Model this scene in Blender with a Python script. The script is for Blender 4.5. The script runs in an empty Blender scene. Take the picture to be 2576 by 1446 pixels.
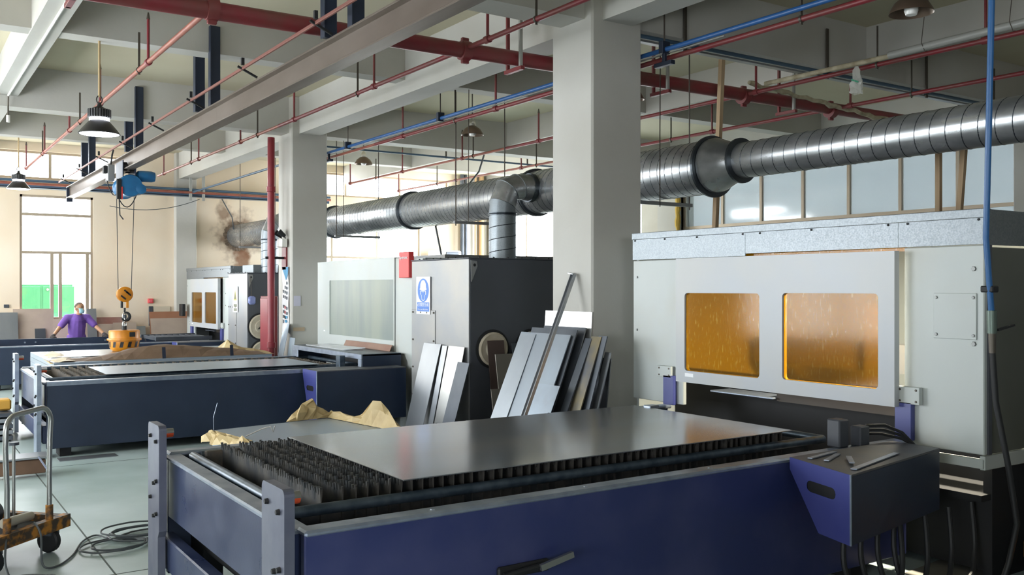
import bpy, math, random
from mathutils import Vector as V, Matrix
random.seed(7)
PI = math.pi
SC = bpy.context.scene
COL = SC.collection
# ------------------------------------------------------------------ camera
F_PX = 2347.0
cam = bpy.data.cameras.new('camera')
cam.sensor_width = 36.0
cam.lens = 36.0 * F_PX / 2576.0
cam.clip_end = 200
camo = bpy.data.objects.new('camera', cam)
COL.objects.link(camo)
camo.location = (0, 0, 1.9)
camo.rotation_euler = (PI / 2, 0, -math.radians(33.75))
SC.camera = camo
# ------------------------------------------------------------------ world, light, exposure
W = bpy.data.worlds.new('sky')
SC.world = W
W.use_nodes = True
bg = W.node_tree.nodes['Background']
bg.inputs[0].default_value = (0.90, 0.955, 1.0, 1)
bg.inputs[1].default_value = 18.0
vs = SC.view_settings
vs.view_transform = 'Standard'
vs.look = 'None'
vs.exposure = 0.02
vs.gamma = 1.0
vs.use_curve_mapping = False
cy = SC.cycles
cy.use_denoising = True
cy.max_bounces = 8
cy.diffuse_bounces = 5
cy.glossy_bounces = 4
cy.transmission_bounces = 6
cy.transparent_max_bounces = 8
cy.caustics_reflective = False
cy.caustics_refractive = False
cy.sample_clamp_indirect = 8.0

def portal(loc, rot, sx, sy):
    l = bpy.data.lights.new('window_portal', 'AREA')
    l.shape = 'RECTANGLE'
    l.size = sx
    l.size_y = sy
    l.cycles.is_portal = True
    o = bpy.data.objects.new('window_portal', l)
    COL.objects.link(o)
    o.location = loc
    o.rotation_euler = rot
# openings: (portal faces into the room)
WIN_END = [(2.39, 3.88, 1.19, 3.95), (8.45, 12.3, 0.9, 4.0)]
CLER = [(0.0, 4.5, 4.3, 4.92), (8.6, 13.2, 4.3, 4.92)]                # high strips on y=23
WIN_BACK_FILL = [(-2.6, 1.0, 1.5, 3.6)]                                     # x0,x1,z0,z1 on y=-6          # x0,x1,z0,z1 on y=23
WIN_RIGHT = [(16.3, 22.3, 0.9, 4.1)]                                   # y0,y1,z0,z1 on x=14.4
WIN_LEFT = [(-1.0, 1.7, 0.3, 2.5), (4.8, 6.0, 1.2, 3.2), (8.8, 13.6, 0.9, 3.9), (15.9, 22.4, 0.9, 4.1)]
XL, XR, YB, YE = -3.4, 14.4, -6.0, 23.0
for x0, x1, z0, z1 in WIN_END + CLER:
    portal(((x0 + x1) / 2, YE + .12, (z0 + z1) / 2), (-PI / 2, 0, 0), x1 - x0, z1 - z0)
for x0, x1, z0, z1 in WIN_BACK_FILL:  # unseen window, added as fill light from behind the camera
    portal(((x0 + x1) / 2, YB - .12, (z0 + z1) / 2), (PI / 2, 0, 0), x1 - x0, z1 - z0)
for y0, y1, z0, z1 in WIN_RIGHT:
    portal((XR + .12, (y0 + y1) / 2, (z0 + z1) / 2), (0, PI / 2, 0), z1 - z0, y1 - y0)
for y0, y1, z0, z1 in WIN_LEFT:
    portal((XL - .12, (y0 + y1) / 2, (z0 + z1) / 2), (0, -PI / 2, 0), z1 - z0, y1 - y0)

# ------------------------------------------------------------------ materials
def lin(c):
    return tuple(((v / 12.92) if v <= .04045 else ((v + .055) / 1.055) ** 2.4) for v in c)

def hx(s):
    return lin(tuple(int(s[i:i + 2], 16) / 255 for i in (0, 2, 4)))
MATS = {}

def mat(name, col, rough=.5, metal=0., col2=None, scale=4., mix=.5, bump=0., bscale=None, stretch=(1, 1, 1),
        emit=None, spec=.5, detail=6., lo=.35, hi=.65, rvar=0., trans=0., alpha=1., coat=0.):
    if name in MATS:
        return MATS[name]
    m = bpy.data.materials.new(name)
    m.use_nodes = True
    nt = m.node_tree
    p = nt.nodes['Principled BSDF']
    c = hx(col) if isinstance(col, str) else col
    p.inputs['Base Color'].default_value = (*c, 1)
    p.inputs['Roughness'].default_value = rough
    p.inputs['Metallic'].default_value = metal
    p.inputs['Specular IOR Level'].default_value = spec
    p.inputs['Transmission Weight'].default_value = trans
    p.inputs['Alpha'].default_value = alpha
    p.inputs['Coat Weight'].default_value = coat
    if emit:
        p.inputs['Emission Color'].default_value = (*hx(emit[0]), 1)
        p.inputs['Emission Strength'].default_value = emit[1]
    if col2 or bump or rvar:
        tc = nt.nodes.new('ShaderNodeTexCoord')
        mp = nt.nodes.new('ShaderNodeMapping')
        mp.inputs['Scale'].default_value = stretch
        nt.links.new(tc.outputs['Object'], mp.inputs[0])
        nz = nt.nodes.new('ShaderNodeTexNoise')
        nz.inputs['Scale'].default_value = scale
        nz.inputs['Detail'].default_value = detail
        nt.links.new(mp.outputs[0], nz.inputs['Vector'])
        rp = nt.nodes.new('ShaderNodeValToRGB')
        rp.color_ramp.elements[0].position = lo
        rp.color_ramp.elements[1].position = hi
        nt.links.new(nz.outputs[0], rp.inputs[0])
        if col2:
            mx = nt.nodes.new('ShaderNodeMix')
            mx.data_type = 'RGBA'
            c2 = hx(col2) if isinstance(col2, str) else col2
            mx.inputs['A'].default_value = (*c, 1)
            mx.inputs['B'].default_value = (*[a * (1 - mix) + b * mix for a, b in zip(c, c2)], 1)
            nt.links.new(rp.outputs[0], mx.inputs[0])
            nt.links.new(mx.outputs['Result'], p.inputs['Base Color'])
        if rvar:
            mr = nt.nodes.new('ShaderNodeMapRange')
            mr.inputs['To Min'].default_value = max(.02, rough - rvar)
            mr.inputs['To Max'].default_value = rough + rvar
            nt.links.new(nz.outputs[0], mr.inputs[0])
            nt.links.new(mr.outputs[0], p.inputs['Roughness'])
        if bump:
            bp = nt.nodes.new('ShaderNodeBump')
            bp.inputs['Strength'].default_value = bump
            bp.inputs['Distance'].default_value = .01
            n2 = nt.nodes.new('ShaderNodeTexNoise')
            n2.inputs['Scale'].default_value = bscale or scale * 6
            n2.inputs['Detail'].default_value = 4
            nt.links.new(mp.outputs[0], n2.inputs['Vector'])
            nt.links.new(n2.outputs[0], bp.inputs['Height'])
            nt.links.new(bp.outputs[0], p.inputs['Normal'])
    MATS[name] = m
    return m

PLASTER = mat('plaster', 'cfccc4', .85, col2='bbb4a6', scale=.9, mix=.7, bump=.15, bscale=30)
CONC = mat('painted_concrete', 'c0beb8', .8, col2='aba69b', scale=.7, mix=.55, bump=.2, bscale=14)
SLAB = mat('ceiling_paint', 'c6bea6', .85, col2='b8ae92', scale=.5, mix=.6)
ENDW = mat('end_wall_plaster', 'e6d8c4', .85, col2='dbc3a4', scale=.6, mix=.6, bump=.1, bscale=25)
FLOOR = mat('epoxy_floor', 'b4c2c2', .36, col2='9badaa', scale=1.3, mix=.8, rvar=.06)
JOINT = mat('floor_joint', '5a625f', .8)
YMARK = mat('worn_floor_paint', 'a9a184', .5, col2='97a6a4', scale=9, mix=1)
ALU = mat('window_aluminium', 'b3a490', .4, .4)
NAVY = mat('navy_enamel', '1f2b40', .42, col2='29364c', scale=2.2, mix=.7, rvar=.12, bump=.05, bscale=40)
NAVYW = mat('worn_navy_enamel', '2b3554', .3, col2='48506a', scale=3.5, mix=.6, rvar=.1, bump=.03, bscale=60, lo=.45, hi=.75)
VIOLET = mat('violet_blue_panel', '3c4180', .35, col2='4a508c', scale=3, mix=.6)
POSTM = mat('scuffed_post_steel', '6b6e7c', .4, .45, col2='585b6e', scale=5, mix=.7, rvar=.1)
EDGE = mat('worn_steel_edge', 'a0aab8', .34, .65, col2='758095', scale=8, mix=.6, rvar=.1)
TUBE = mat('dark_tube', '3d4a56', .35, .5, col2='6b7884', scale=14, mix=.5)
SLAT = mat('burnt_slat', '33373a', .5, .4, col2='5e5a54', scale=10, mix=.8)
SLAT2 = mat('rusty_slat', '5d5244', .65, .25, col2='3a3a38', scale=9, mix=.8, bump=.5, bscale=90)
SHEET = mat('hot_rolled_sheet', '92979d', .18, .7, col2='a1978c', scale=1.1, mix=.55, stretch=(.35, 2.2, 1), rvar=.06, lo=.3, hi=.7)
SHEETB = mat('cold_rolled_sheet', '95a5b3', .33, .4, col2='a3adb6', scale=1.5, mix=.5, rvar=.05)
GALV = mat('galvanised_steel', '888e92', .44, .7, col2='747b80', scale=90, mix=.5, detail=2, rvar=.12)
WHITEP = mat('white_enamel', 'b4bab8', .38, col2='b2aea0', scale=1.6, mix=.6, lo=.5, hi=.8)
DOORP = mat('pale_grey_enamel', 'adb2b8', .33, col2='b5b4ae', scale=1.8, mix=.6)
GREYPANE = mat('smoked_screen', '808b88', .3, col2='969d90', scale=1.2, mix=.8, stretch=(1, 3, .5))
COLL_F = mat('grey_steel_panel', '878b90', .38, .35, col2='a09b92', scale=1.4, mix=.7, rvar=.1)
COLL_S = mat('charcoal_enamel', '4e5158', .5, col2='45484e', scale=2, mix=.5)
PORT = mat('filter_port_enamel', 'c9c0ae', .45, col2='a89a80', scale=6, mix=.6)
BLACK = mat('black_rubber', '18191b', .6)
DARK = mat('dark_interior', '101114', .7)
DUCT = mat('spiral_duct_zinc', 'caccce', .29, .8, col2='8d9092', scale=5, mix=.8, rvar=.1, stretch=(1, .5, 1))
DUCTD = mat('duct_flange_zinc', '5b6167', .35, .9)
REDP = mat('red_pipe_paint', '7c232c', .45, col2='684038', scale=3, mix=.75, bump=.05)
REDB = mat('bright_red_paint', '8a1f29', .35, col2='732430', scale=3, mix=.6)
BRNP = mat('glare_paled_red', '9a5a48', .5, col2='7d4238', scale=4, mix=.8)  # red pipe paint with the far glare mixed into the colour
BLUEP = mat('blue_pipe_paint', '2a5c98', .35, col2='275080', scale=3, mix=.6)
BLUED = mat('dull_blue_pipe', '445b70', .45)
RAIL = mat('rail_steel', '685c52', .42, .5, col2='7b7067', scale=3, mix=.7, stretch=(3, .4, 1))
RODM = mat('threaded_rod', '5c564e', .5, .6)
STRUT = mat('dark_blue_channel', '232c3d', .45, .2)
HOISTB = mat('hoist_blue', '1f6a9c', .35, col2='1a4f78', scale=5, mix=.6)
YELLOW = mat('safety_yellow', 'd98c1c', .4, col2='b06a18', scale=6, mix=.7)
AMBER = None
KRAFT = mat('kraft_paper', 'c9b486', .6, col2='a98f5e', scale=5, mix=.6, bump=.3, bscale=12)
KRAFTD = mat('kraft_paper_inside', '7a6350', .75, col2='5f4b3c', scale=4, mix=.6)
RUST = mat('rusty_steel_plate', '7d5a4a', .6, .3, col2='8b6f5e', scale=2, mix=.8)
PLATE = mat('mill_plate', '8e9399', .35, .75, col2='a6a9ad', scale=1.6, mix=.8, rvar=.12, stretch=(1, 1, .5))
PLATED = mat('dark_mill_plate', '4c5158', .45, .6, col2='636870', scale=2, mix=.7)
PLATEW = mat('bright_mill_plate', 'b4b5b3', .3, .75, col2='9c9c99', scale=3, mix=.6)
WOOD = mat('raw_timber', 'b09878', .75, col2='94785a', scale=3, mix=.8, stretch=(6, 6, .4))
PALLET = mat('weathered_timber', '8a6a56', .8, col2='6b5142', scale=3, mix=.7)
CHROME = mat('handle_steel', 'a4a5a2', .3, .85)
ORANGE = mat('cart_orange', 'b07420', .55, col2='332d26', scale=14, mix=.95, lo=.4, hi=.56)
CABLE = mat('grey_cable', '4b5052', .55)
SKIN = mat('skin', 'b98a6a', .55)
HAIR = mat('short_grey_hair', '6a5d52', .8)
SHIRT = mat('purple_polo', '7a58aa', .8, col2='664698', scale=6, mix=.6, bump=.3, bscale=9)
TROUS = mat('dark_trousers', '2b2c33', .85)
MASKM = mat('pale_blue_mask', '9cc9d6', .8)
GLOVE = mat('dark_work_glove', '3a3436', .85)
WHITE = mat('white_plastic', 'e6e4de', .45)
REDBOX = mat('red_plastic', 'd23c3c', .4)
SIGNB = mat('sign_blue', '2f6fc4', .4)
SIGNW = mat('sign_white', 'e9ebee', .4)
GREEN = mat('green_enamel', '1d6340', .5)
LAMPK = mat('lamp_shade_black', '2c2b2b', .4, .2)
LAMPS = mat('lamp_shade_bronze', '6b5a4c', .35, .5)
LAMPI = mat('lamp_reflector', 'c9c6bf', .25, .8)
BULB = mat('frosted_bulb', 'e9e7e2', .2)
LED = mat('lit_led_disc', 'ffffff', .4, emit=('eef2ff', 14.0))
PAPER = mat('paper_sheet', 'c9c8d8', .7)
WIRE = mat('thin_wire', '4d453d', .6, .3)
PVC = mat('grey_pvc_pipe', '9a9a94', .4)
WRAP = mat('wrapped_insulation', 'b7ad93', .7, col2='85795f', scale=9, mix=.8, bump=.6, bscale=20)
BAGM = mat('plastic_bag_film', 'cfcfc6', .3, trans=.0, alpha=.6)
FOAM = mat('yellow_foam', 'c9a54a', .8, bump=.8, bscale=20)
SOOT = mat('crumbled_mortar', '6a5a4c', .9, col2='8d7a66', scale=9, mix=.9, bump=.6, bscale=20)
CREAM = mat('cream_drain_pipe', 'd8b184', .5)

def special_mats():
    global AMBER, FROST, GLASS
    AMBER = bpy.data.materials.new('amber_laser_glass')
    AMBER.use_nodes = True
    nt = AMBER.node_tree
    p = nt.nodes['Principled BSDF']
    p.inputs['Base Color'].default_value = (*hx('d98a10'), 1)
    p.inputs['Roughness'].default_value = .1
    p.inputs['Transmission Weight'].default_value = .86
    p.inputs['IOR'].default_value = 1.3
    tc = nt.nodes.new('ShaderNodeTexCoord')
    mp = nt.nodes.new('ShaderNodeMapping')
    mp.inputs['Scale'].default_value = (1, 34, 7)
    mp.inputs['Rotation'].default_value = (.25, 0, 0)
    nz = nt.nodes.new('ShaderNodeTexNoise')
    nz.inputs['Scale'].default_value = 2.2
    nz.inputs['Detail'].default_value = 8
    rp = nt.nodes.new('ShaderNodeValToRGB')
    rp.color_ramp.elements[0].position = .58
    rp.color_ramp.elements[0].color = (*hx('d6930f'), 1)
    rp.color_ramp.elements[1].position = .70
    rp.color_ramp.elements[1].color = (*hx('f0c860'), 1)
    nt.links.new(tc.outputs['Object'], mp.inputs[0])
    nt.links.new(mp.outputs[0], nz.inputs['Vector'])
    nt.links.new(nz.outputs[0], rp.inputs[0])
    nt.links.new(rp.outputs[0], p.inputs['Base Color'])
    FROST = bpy.data.materials.new('hazy_glass')
    FROST.use_nodes = True
    p = FROST.node_tree.nodes['Principled BSDF']
    p.inputs['Base Color'].default_value = (*hx('a3adb0'), 1)
    p.inputs['Roughness'].default_value = .06
    p.inputs['Transmission Weight'].default_value = .22
    p.inputs['Specular IOR Level'].default_value = 1.0
    GLASS = bpy.data.materials.new('clear_window_glass')
    GLASS.use_nodes = True
    nt = GLASS.node_tree
    for n in list(nt.nodes):
        nt.nodes.remove(n)
    o = nt.nodes.new('ShaderNodeOutputMaterial')
    t = nt.nodes.new('ShaderNodeBsdfTransparent')
    g = nt.nodes.new('ShaderNodeBsdfGlossy')
    g.inputs['Roughness'].default_value = .02
    mx = nt.nodes.new('ShaderNodeMixShader')
    mx.inputs[0].default_value = .06
    nt.links.new(t.outputs[0], mx.inputs[1])
    nt.links.new(g.outputs[0], mx.inputs[2])
    nt.links.new(mx.outputs[0], o.inputs[0])
special_mats()

# ------------------------------------------------------------------ mesh helpers
ORG = {}

class B:
    def __init__(s):
        s.v = []
        s.f = []

    def add(s, vs_, fs):
        n = len(s.v)
        s.v += [V(p) for p in vs_]
        s.f += [tuple(i + n for i in f) for f in fs]
        return s

    def box(s, x0, x1, y0, y1, z0, z1):
        p = [(x, y, z) for z in (z0, z1) for y in (y0, y1) for x in (x0, x1)]
        return s.add(p, [(0, 2, 3, 1), (4, 5, 7, 6), (0, 1, 5, 4), (2, 6, 7, 3), (0, 4, 6, 2), (1, 3, 7, 5)])

    def bev(s, x0, x1, y0, y1, z0, z1, r):
        """box with chamfered vertical and horizontal edges (top/bottom inset rings)"""
        rings = []
        for z, i in ((z0, r), (z0 + r, 0), (z1 - r, 0), (z1, r)):
            a = i
            c = max(r - i, 0) if i == 0 else 0
            ring = []
            for (cx, cy_, dx, dy) in ((x0 + a, y0 + a, 1, 1), (x1 - a, y0 + a, -1, 1), (x1 - a, y1 - a, -1, -1), (x0 + a, y1 - a, 1, -1)):
                if (cx, cy_) and c:
                    pa = (cx, cy_ + dy * c, z)
                    pb = (cx + dx * c, cy_, z)
                else:
                    pa = pb = (cx, cy_, z)
                ring += [pa, pb] if (dx, dy) in ((1, 1), (-1, -1)) else [pb, pa]
            rings.append(ring)
        n = 8
        vs_ = [p for r_ in rings for p in r_]
        fs = []
        for k in range(3):
            for i in range(n):
                j = (i + 1) % n
                fs.append((k * n + i, k * n + j, (k + 1) * n + j, (k + 1) * n + i))
        fs.append(tuple(reversed(range(n))))
        fs.append(tuple(range(3 * n, 4 * n)))
        return s.add(vs_, fs)

    def obox(s, c, ax, ay, az, hx_, hy, hz):
        c, ax, ay, az = V(c), V(ax).normalized(), V(ay).normalized(), V(az).normalized()
        p = [c + ax * hx_ * i + ay * hy * j + az * hz * k for k in (-1, 1) for j in (-1, 1) for i in (-1, 1)]
        return s.add(p, [(0, 2, 3, 1), (4, 5, 7, 6), (0, 1, 5, 4), (2, 6, 7, 3), (0, 4, 6, 2), (1, 3, 7, 5)])

    def bar(s, p0, p1, w, h, up=(0, 0, 1)):
        p0, p1 = V(p0), V(p1)
        d = (p1 - p0)
        L = d.length
        d.normalize()
        u = V(up)
        if abs(d.dot(u)) > .98:
            u = V((0, 1, 0))
        a = d.cross(u).normalized()
        b = a.cross(d).normalized()
        return s.obox((p0 + p1) / 2, d, a, b, L / 2, w / 2, h / 2)

    def cyl(s, p0, p1, r0, r1=None, n=16, cap=True):
        r1 = r0 if r1 is None else r1
        p0, p1 = V(p0), V(p1)
        d = (p1 - p0).normalized()
        u = V((0, 0, 1)) if abs(d.z) < .9 else V((1, 0, 0))
        a = d.cross(u).normalized()
        b = d.cross(a).normalized()
        vs_ = []
        for p, r in ((p0, r0), (p1, r1)):
            for i in range(n):
                t = 2 * PI * i / n
                vs_.append(p + a * r * math.cos(t) + b * r * math.sin(t))
        fs = [(i, (i + 1) % n, n + (i + 1) % n, n + i) for i in range(n)]
        if cap:
            fs += [tuple(reversed(range(n))), tuple(range(n, 2 * n))]
        return s.add(vs_, fs)

    def tube(s, pts, r, n=8, cap=True, closed=False):
        pts = [V(p) for p in pts]
        m = len(pts)
        rr = r if isinstance(r, (list, tuple)) else [r] * m
        vs_ = []
        pa = None
        for i, p in enumerate(pts):
            if closed:
                d = pts[(i + 1) % m] - pts[i - 1]
            else:
                d = pts[min(i + 1, m - 1)] - pts[max(i - 1, 0)]
            d.normalize()
            if pa is None:
                u = V((0, 0, 1)) if abs(d.z) < .9 else V((1, 0, 0))
                a = d.cross(u).normalized()
            else:
                a = (pa - d * pa.dot(d)).normalized()
            pa = a
            b = d.cross(a)
            for k in range(n):
                t = 2 * PI * k / n
                vs_.append(p + (a * math.cos(t) + b * math.sin(t)) * rr[i])
        fs = []
        for i in range(m if closed else m - 1):
            j = (i + 1) % m
            for k in range(n):
                l = (k + 1) % n
                fs.append((i * n + k, i * n + l, j * n + l, j * n + k))
        if cap and not closed:
            fs += [tuple(reversed(range(n))), tuple(range((m - 1) * n, m * n))]
        return s.add(vs_, fs)

    def lathe(s, prof, c, n=24, axis='z', cap=True):
        c = V(c)
        vs_ = []
        for r, h in prof:
            for i in range(n):
                t = 2 * PI * i / n
                x, y = r * math.cos(t), r * math.sin(t)
                if axis == 'z':
                    vs_.append(c + V((x, y, h)))
                elif axis == 'y':
                    vs_.append(c + V((x, h, y)))
                else:
                    vs_.append(c + V((h, x, y)))
        m = len(prof)
        fs = [(k * n + i, k * n + (i + 1) % n, (k + 1) * n + (i + 1) % n, (k + 1) * n + i) for k in range(m - 1) for i in range(n)]
        if cap and prof[0][0] > 1e-4:
            fs.append(tuple(reversed(range(n))))
        if cap and prof[-1][0] > 1e-4:
            fs.append(tuple(range((m - 1) * n, m * n)))
        return s.add(vs_, fs)

    def slab4(s, a, b, c, d, t):
        """quad a b c d (ccw seen from outside) thickened backwards by t"""
        a, b, c, d = V(a), V(b), V(c), V(d)
        nrm = (b - a).cross(d - a).normalized() * t
        p = [a, b, c, d, a - nrm, b - nrm, c - nrm, d - nrm]
        return s.add(p, [(0, 1, 2, 3), (7, 6, 5, 4), (0, 4, 5, 1), (1, 5, 6, 2), (2, 6, 7, 3), (3, 7, 4, 0)])

    def prism(s, poly, off):
        """closed polygon list of 3d points extruded by vector off"""
        n = len(poly)
        off = V(off)
        p = [V(q) for q in poly]
        return s.add(p + [q + off for q in p], [tuple(range(n)), tuple(reversed(range(n, 2 * n)))] +
                     [(i, i + n, (i + 1) % n + n, (i + 1) % n) for i in range(n)])

    def grid(s, rows):
        n = len(rows[0])
        vs_ = [p for r in rows for p in r]
        fs = [(j * n + i, j * n + i + 1, (j + 1) * n + i + 1, (j + 1) * n + i) for j in range(len(rows) - 1) for i in range(n - 1)]
        return s.add(vs_, fs)

    def build(s, name, material, parent=None, smooth=False, at=None):
        if parent is not None:
            o_ = V(ORG[parent])
        elif at is not None:
            o_ = V(at)
        else:
            xs = [p.x for p in s.v]
            ys = [p.y for p in s.v]
            zs = [p.z for p in s.v]
            o_ = V(((min(xs) + max(xs)) / 2, (min(ys) + max(ys)) / 2, min(zs)))
        me = bpy.data.meshes.new(name)
        me.from_pydata([tuple(p - o_) for p in s.v], [], s.f)
        me.validate()
        import bmesh
        bm = bmesh.new()
        bm.from_mesh(me)
        bmesh.ops.recalc_face_normals(bm, faces=bm.faces)
        bm.to_mesh(me)
        bm.free()
        if smooth:
            me.shade_smooth()
            try:
                me.set_sharp_from_angle(angle=math.radians(40))
            except Exception:
                pass
        me.materials.append(material)
        o = bpy.data.objects.new(name, me)
        COL.objects.link(o)
        if parent is not None:
            o.parent = parent
        else:
            o.location = o_
        ORG[o] = tuple(o_)
        return o

def sm(pts, k=6):
    """Catmull-Rom smoothing of a path"""
    p = [V(q) for q in pts]
    out = []
    for i in range(len(p) - 1):
        a, b_, c_, d_ = p[max(i - 1, 0)], p[i], p[i + 1], p[min(i + 2, len(p) - 1)]
        for j in range(k):
            t = j / k
            out.append(.5 * ((2 * b_) + (c_ - a) * t + (2 * a - 5 * b_ + 4 * c_ - d_) * t * t + (3 * b_ - a - 3 * c_ + d_) * t ** 3))
    out.append(p[-1])
    return out

def tag(o, label=None, cat=None, group=None, kind=None):
    if label:
        o['label'] = label
    if cat:
        o['category'] = cat
    if group:
        o['group'] = group
    if kind:
        o['kind'] = kind
    return o

def thing(name, label, cat, loc, group=None):
    o = bpy.data.objects.new(name, None)
    COL.objects.link(o)
    o.location = loc
    o.empty_display_size = .1
    ORG[o] = tuple(loc)
    return tag(o, label, cat, group)

def inst(o, off, parent=None):
    c = o.copy()
    COL.objects.link(c)
    c.location = V(o.location) + V(off)
    if parent is not None:
        c.parent = parent
    return c

def struct(o):
    o['kind'] = 'structure'
    return o

def text(body, size, mtl, parent, loc, rot, name='lettering', ext=.0015, align='CENTER', sx=1.0):
    cu = bpy.data.curves.new(name, 'FONT')
    cu.body = body
    cu.size = size
    cu.extrude = ext
    cu.align_x = align
    cu.align_y = 'CENTER'
    cu.materials.append(mtl)
    o = bpy.data.objects.new(name, cu)
    COL.objects.link(o)
    o.parent = parent
    o.location = V(loc) - V(ORG[parent])
    o.rotation_euler = rot
    bpy.context.view_layer.update()
    dg = bpy.context.evaluated_depsgraph_get()
    me = bpy.data.meshes.new_from_object(o.evaluated_get(dg))
    mo = bpy.data.objects.new(name, me)
    COL.objects.link(mo)
    mo.parent = parent
    mo.location = o.location
    mo.rotation_euler = rot
    mo.scale = (sx, 1, 1)
    bpy.data.objects.remove(o)
    return mo
ROT_MX = (PI / 2, 0, -PI / 2)      # text lying on a face that looks towards -x
ROT_MY = (PI / 2, 0, 0)            # text on a face that looks towards -y

def bolts(parent, pts, axis, r=.012, h=.008, mtl=None, name='bolt'):
    first = None
    for p in pts:
        p = V(p)
        if first is None:
            first = B().cyl(p, p + V(axis) * h, r, r * .8, n=6).build(name, mtl or RODM, parent)
            p0 = p
        else:
            inst(first, p - p0)

# ================================================================== SETTING
struct(B().box(XL - .3, XR + .6, YB - .3, YE + .3, -.2, 0).build('floor', FLOOR, at=(5, 8, -.2)))
FL = bpy.data.objects['floor']
ORG[FL] = (5, 8, -.2)
for k, (a, b) in enumerate((((1.25, YB), (1.25, YE)), ((5.3, YB), (5.3, YE)), ((-2, YB), (-2, YE)))):
    B().box(a[0] - .006, a[0] + .006, a[1], b[1], 0, .0012).build('joint', JOINT, FL)
for y in (2.3, 6.6, 10.9, 15.2):
    B().box(XL, 5.3, y - .006, y + .006, 0, .0012).build('joint', JOINT, FL)
B().box(.66, .82, 2, 6.9, 0, .0014).build('painted_line', YMARK, FL)
struct(B().box(XL - .3, XR + .6, YB - .3, YE + .3, 5.1, 5.3).build('ceiling', SLAB, at=(5, 8, 5.1)))
CE = bpy.data.objects['ceiling']
ORG[CE] = (5, 8, 5.1)
for y0, y1, z in ((-1.0, -.65, 4.5), (2.95, 3.23, 4.67), (7.12, 7.5, 4.5), (11.14, 11.42, 4.67), (15.14, 15.5, 4.5), (19.12, 19.4, 4.67)):
    B().box(XL, XR + .3, y0, y1, z, 5.12).build('beam', CONC, CE)
for x0, x1, z in ((-3.0, -2.7, 4.5), (1.27, 1.55, 4.655), (5.73, 6.1, 4.48), (10.0, 10.28, 4.655), (14.3, 14.7, 4.48)):
    B().box(x0, x1, YB, YE, z, 5.12).build('beam', CONC, CE)

def column(name, x0, x1, y0, y1):
    o = B().bev(x0, x1, y0, y1, 0, 5.11, .018).build(name, CONC)
    return struct(o)
COLS = []
for i, y in enumerate((7.0, 15.0)):
    COLS.append(column('column', 5.6, 6.23, y, y + .65))
tag(COLS[0], 'square off-white concrete column between the amber-windowed cutter and the dust collector')
tag(COLS[1], 'square off-white concrete column beside the red standpipe')
column('column', 5.6, 6.23, -1.1, -.45)
for y in (-1.1, 7.0, 15.0):
    column('column', XR - .02, XR + .5, y, y + .65)
column('column', 5.66, 6.15, YE - .18, YE + .1)
column('column', 13.6, XR, YE - .14, YE + .1)

def wall(name, axis, c, t, a0, a1, z1, holes, m, at=(0, 0, 0)):
    """axis 'x': wall lies in plane x=c.. c+t spanning y a0..a1; 'y' likewise"""
    b = B()
    cuts = sorted(holes)
    def bx(u0, u1, z0, z1_):
        if u1 - u0 < 1e-3 or z1_ - z0 < 1e-3:
            return
        if axis == 'x':
            b.box(c, c + t, u0, u1, z0, z1_)
        else:
            b.box(u0, u1, c, c + t, z0, z1_)
    us = sorted({a0, a1} | {h[0] for h in cuts} | {h[1] for h in cuts})
    for u0, u1 in zip(us, us[1:]):
        z = 0
        for h0, h1, q0, q1 in sorted([h for h in cuts if h[0] <= u0 + 1e-6 and h[1] >= u1 - 1e-6], key=lambda h: h[2]):
            bx(u0, u1, z, q0)
            z = q1
        bx(u0, u1, z, z1)
    return struct(b.build(name, m))
WE = wall('wall_end', 'y', YE, .25, XL, XR + .5, 5.11, WIN_END + CLER, ENDW)
def soot_stains(m, ob, spots):
    nt = m.node_tree
    p = nt.nodes['Principled BSDF']
    src = p.inputs['Base Color'].links[0].from_socket
    tc = nt.nodes.new('ShaderNodeTexCoord')
    nz = nt.nodes.new('ShaderNodeTexNoise')
    nz.inputs['Scale'].default_value = 4.5
    nz.inputs['Detail'].default_value = 8
    nt.links.new(tc.outputs['Object'], nz.inputs['Vector'])
    for (x, z, rx, rz, amt, colr) in spots:
        sub = nt.nodes.new('ShaderNodeVectorMath')
        sub.operation = 'SUBTRACT'
        sub.inputs[1].default_value = (x - ob.location.x, YE - ob.location.y, z - ob.location.z)
        nt.links.new(tc.outputs['Object'], sub.inputs[0])
        sc_ = nt.nodes.new('ShaderNodeVectorMath')
        sc_.operation = 'MULTIPLY'
        sc_.inputs[1].default_value = (1 / rx, .2, 1 / rz)
        nt.links.new(sub.outputs[0], sc_.inputs[0])
        ln = nt.nodes.new('ShaderNodeVectorMath')
        ln.operation = 'LENGTH'
        nt.links.new(sc_.outputs[0], ln.inputs[0])
        ad = nt.nodes.new('ShaderNodeMath')
        ad.operation = 'MULTIPLY_ADD'
        ad.inputs[1].default_value = 1.6
        nt.links.new(nz.outputs[0], ad.inputs[0])
        nt.links.new(ln.outputs['Value'], ad.inputs[2])
        mr = nt.nodes.new('ShaderNodeMapRange')
        mr.inputs['From Min'].default_value = 1.3
        mr.inputs['From Max'].default_value = 1.9
        mr.inputs['To Min'].default_value = amt
        mr.inputs['To Max'].default_value = 0
        nt.links.new(ad.outputs[0], mr.inputs[0])
        mx = nt.nodes.new('ShaderNodeMix')
        mx.data_type = 'RGBA'
        nt.links.new(mr.outputs[0], mx.inputs[0])
        nt.links.new(src, mx.inputs['A'])
        mx.inputs['B'].default_value = (*hx(colr), 1)
        src = mx.outputs['Result']
    nt.links.new(src, p.inputs['Base Color'])
soot_stains(ENDW, WE, [(7.2, 3.17, .62, .62, .75, '6b4a33'), (7.3, 2.55, .22, .55, .8, '7a4c2c'), (6.85, 3.72, .22, .32, .7, '6b4a33'), (3.9, 1.0, 1.6, .25, .3, 'b08a70')])
GLZ = (7.65, 15.0, 2.2, 4.46)
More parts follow.
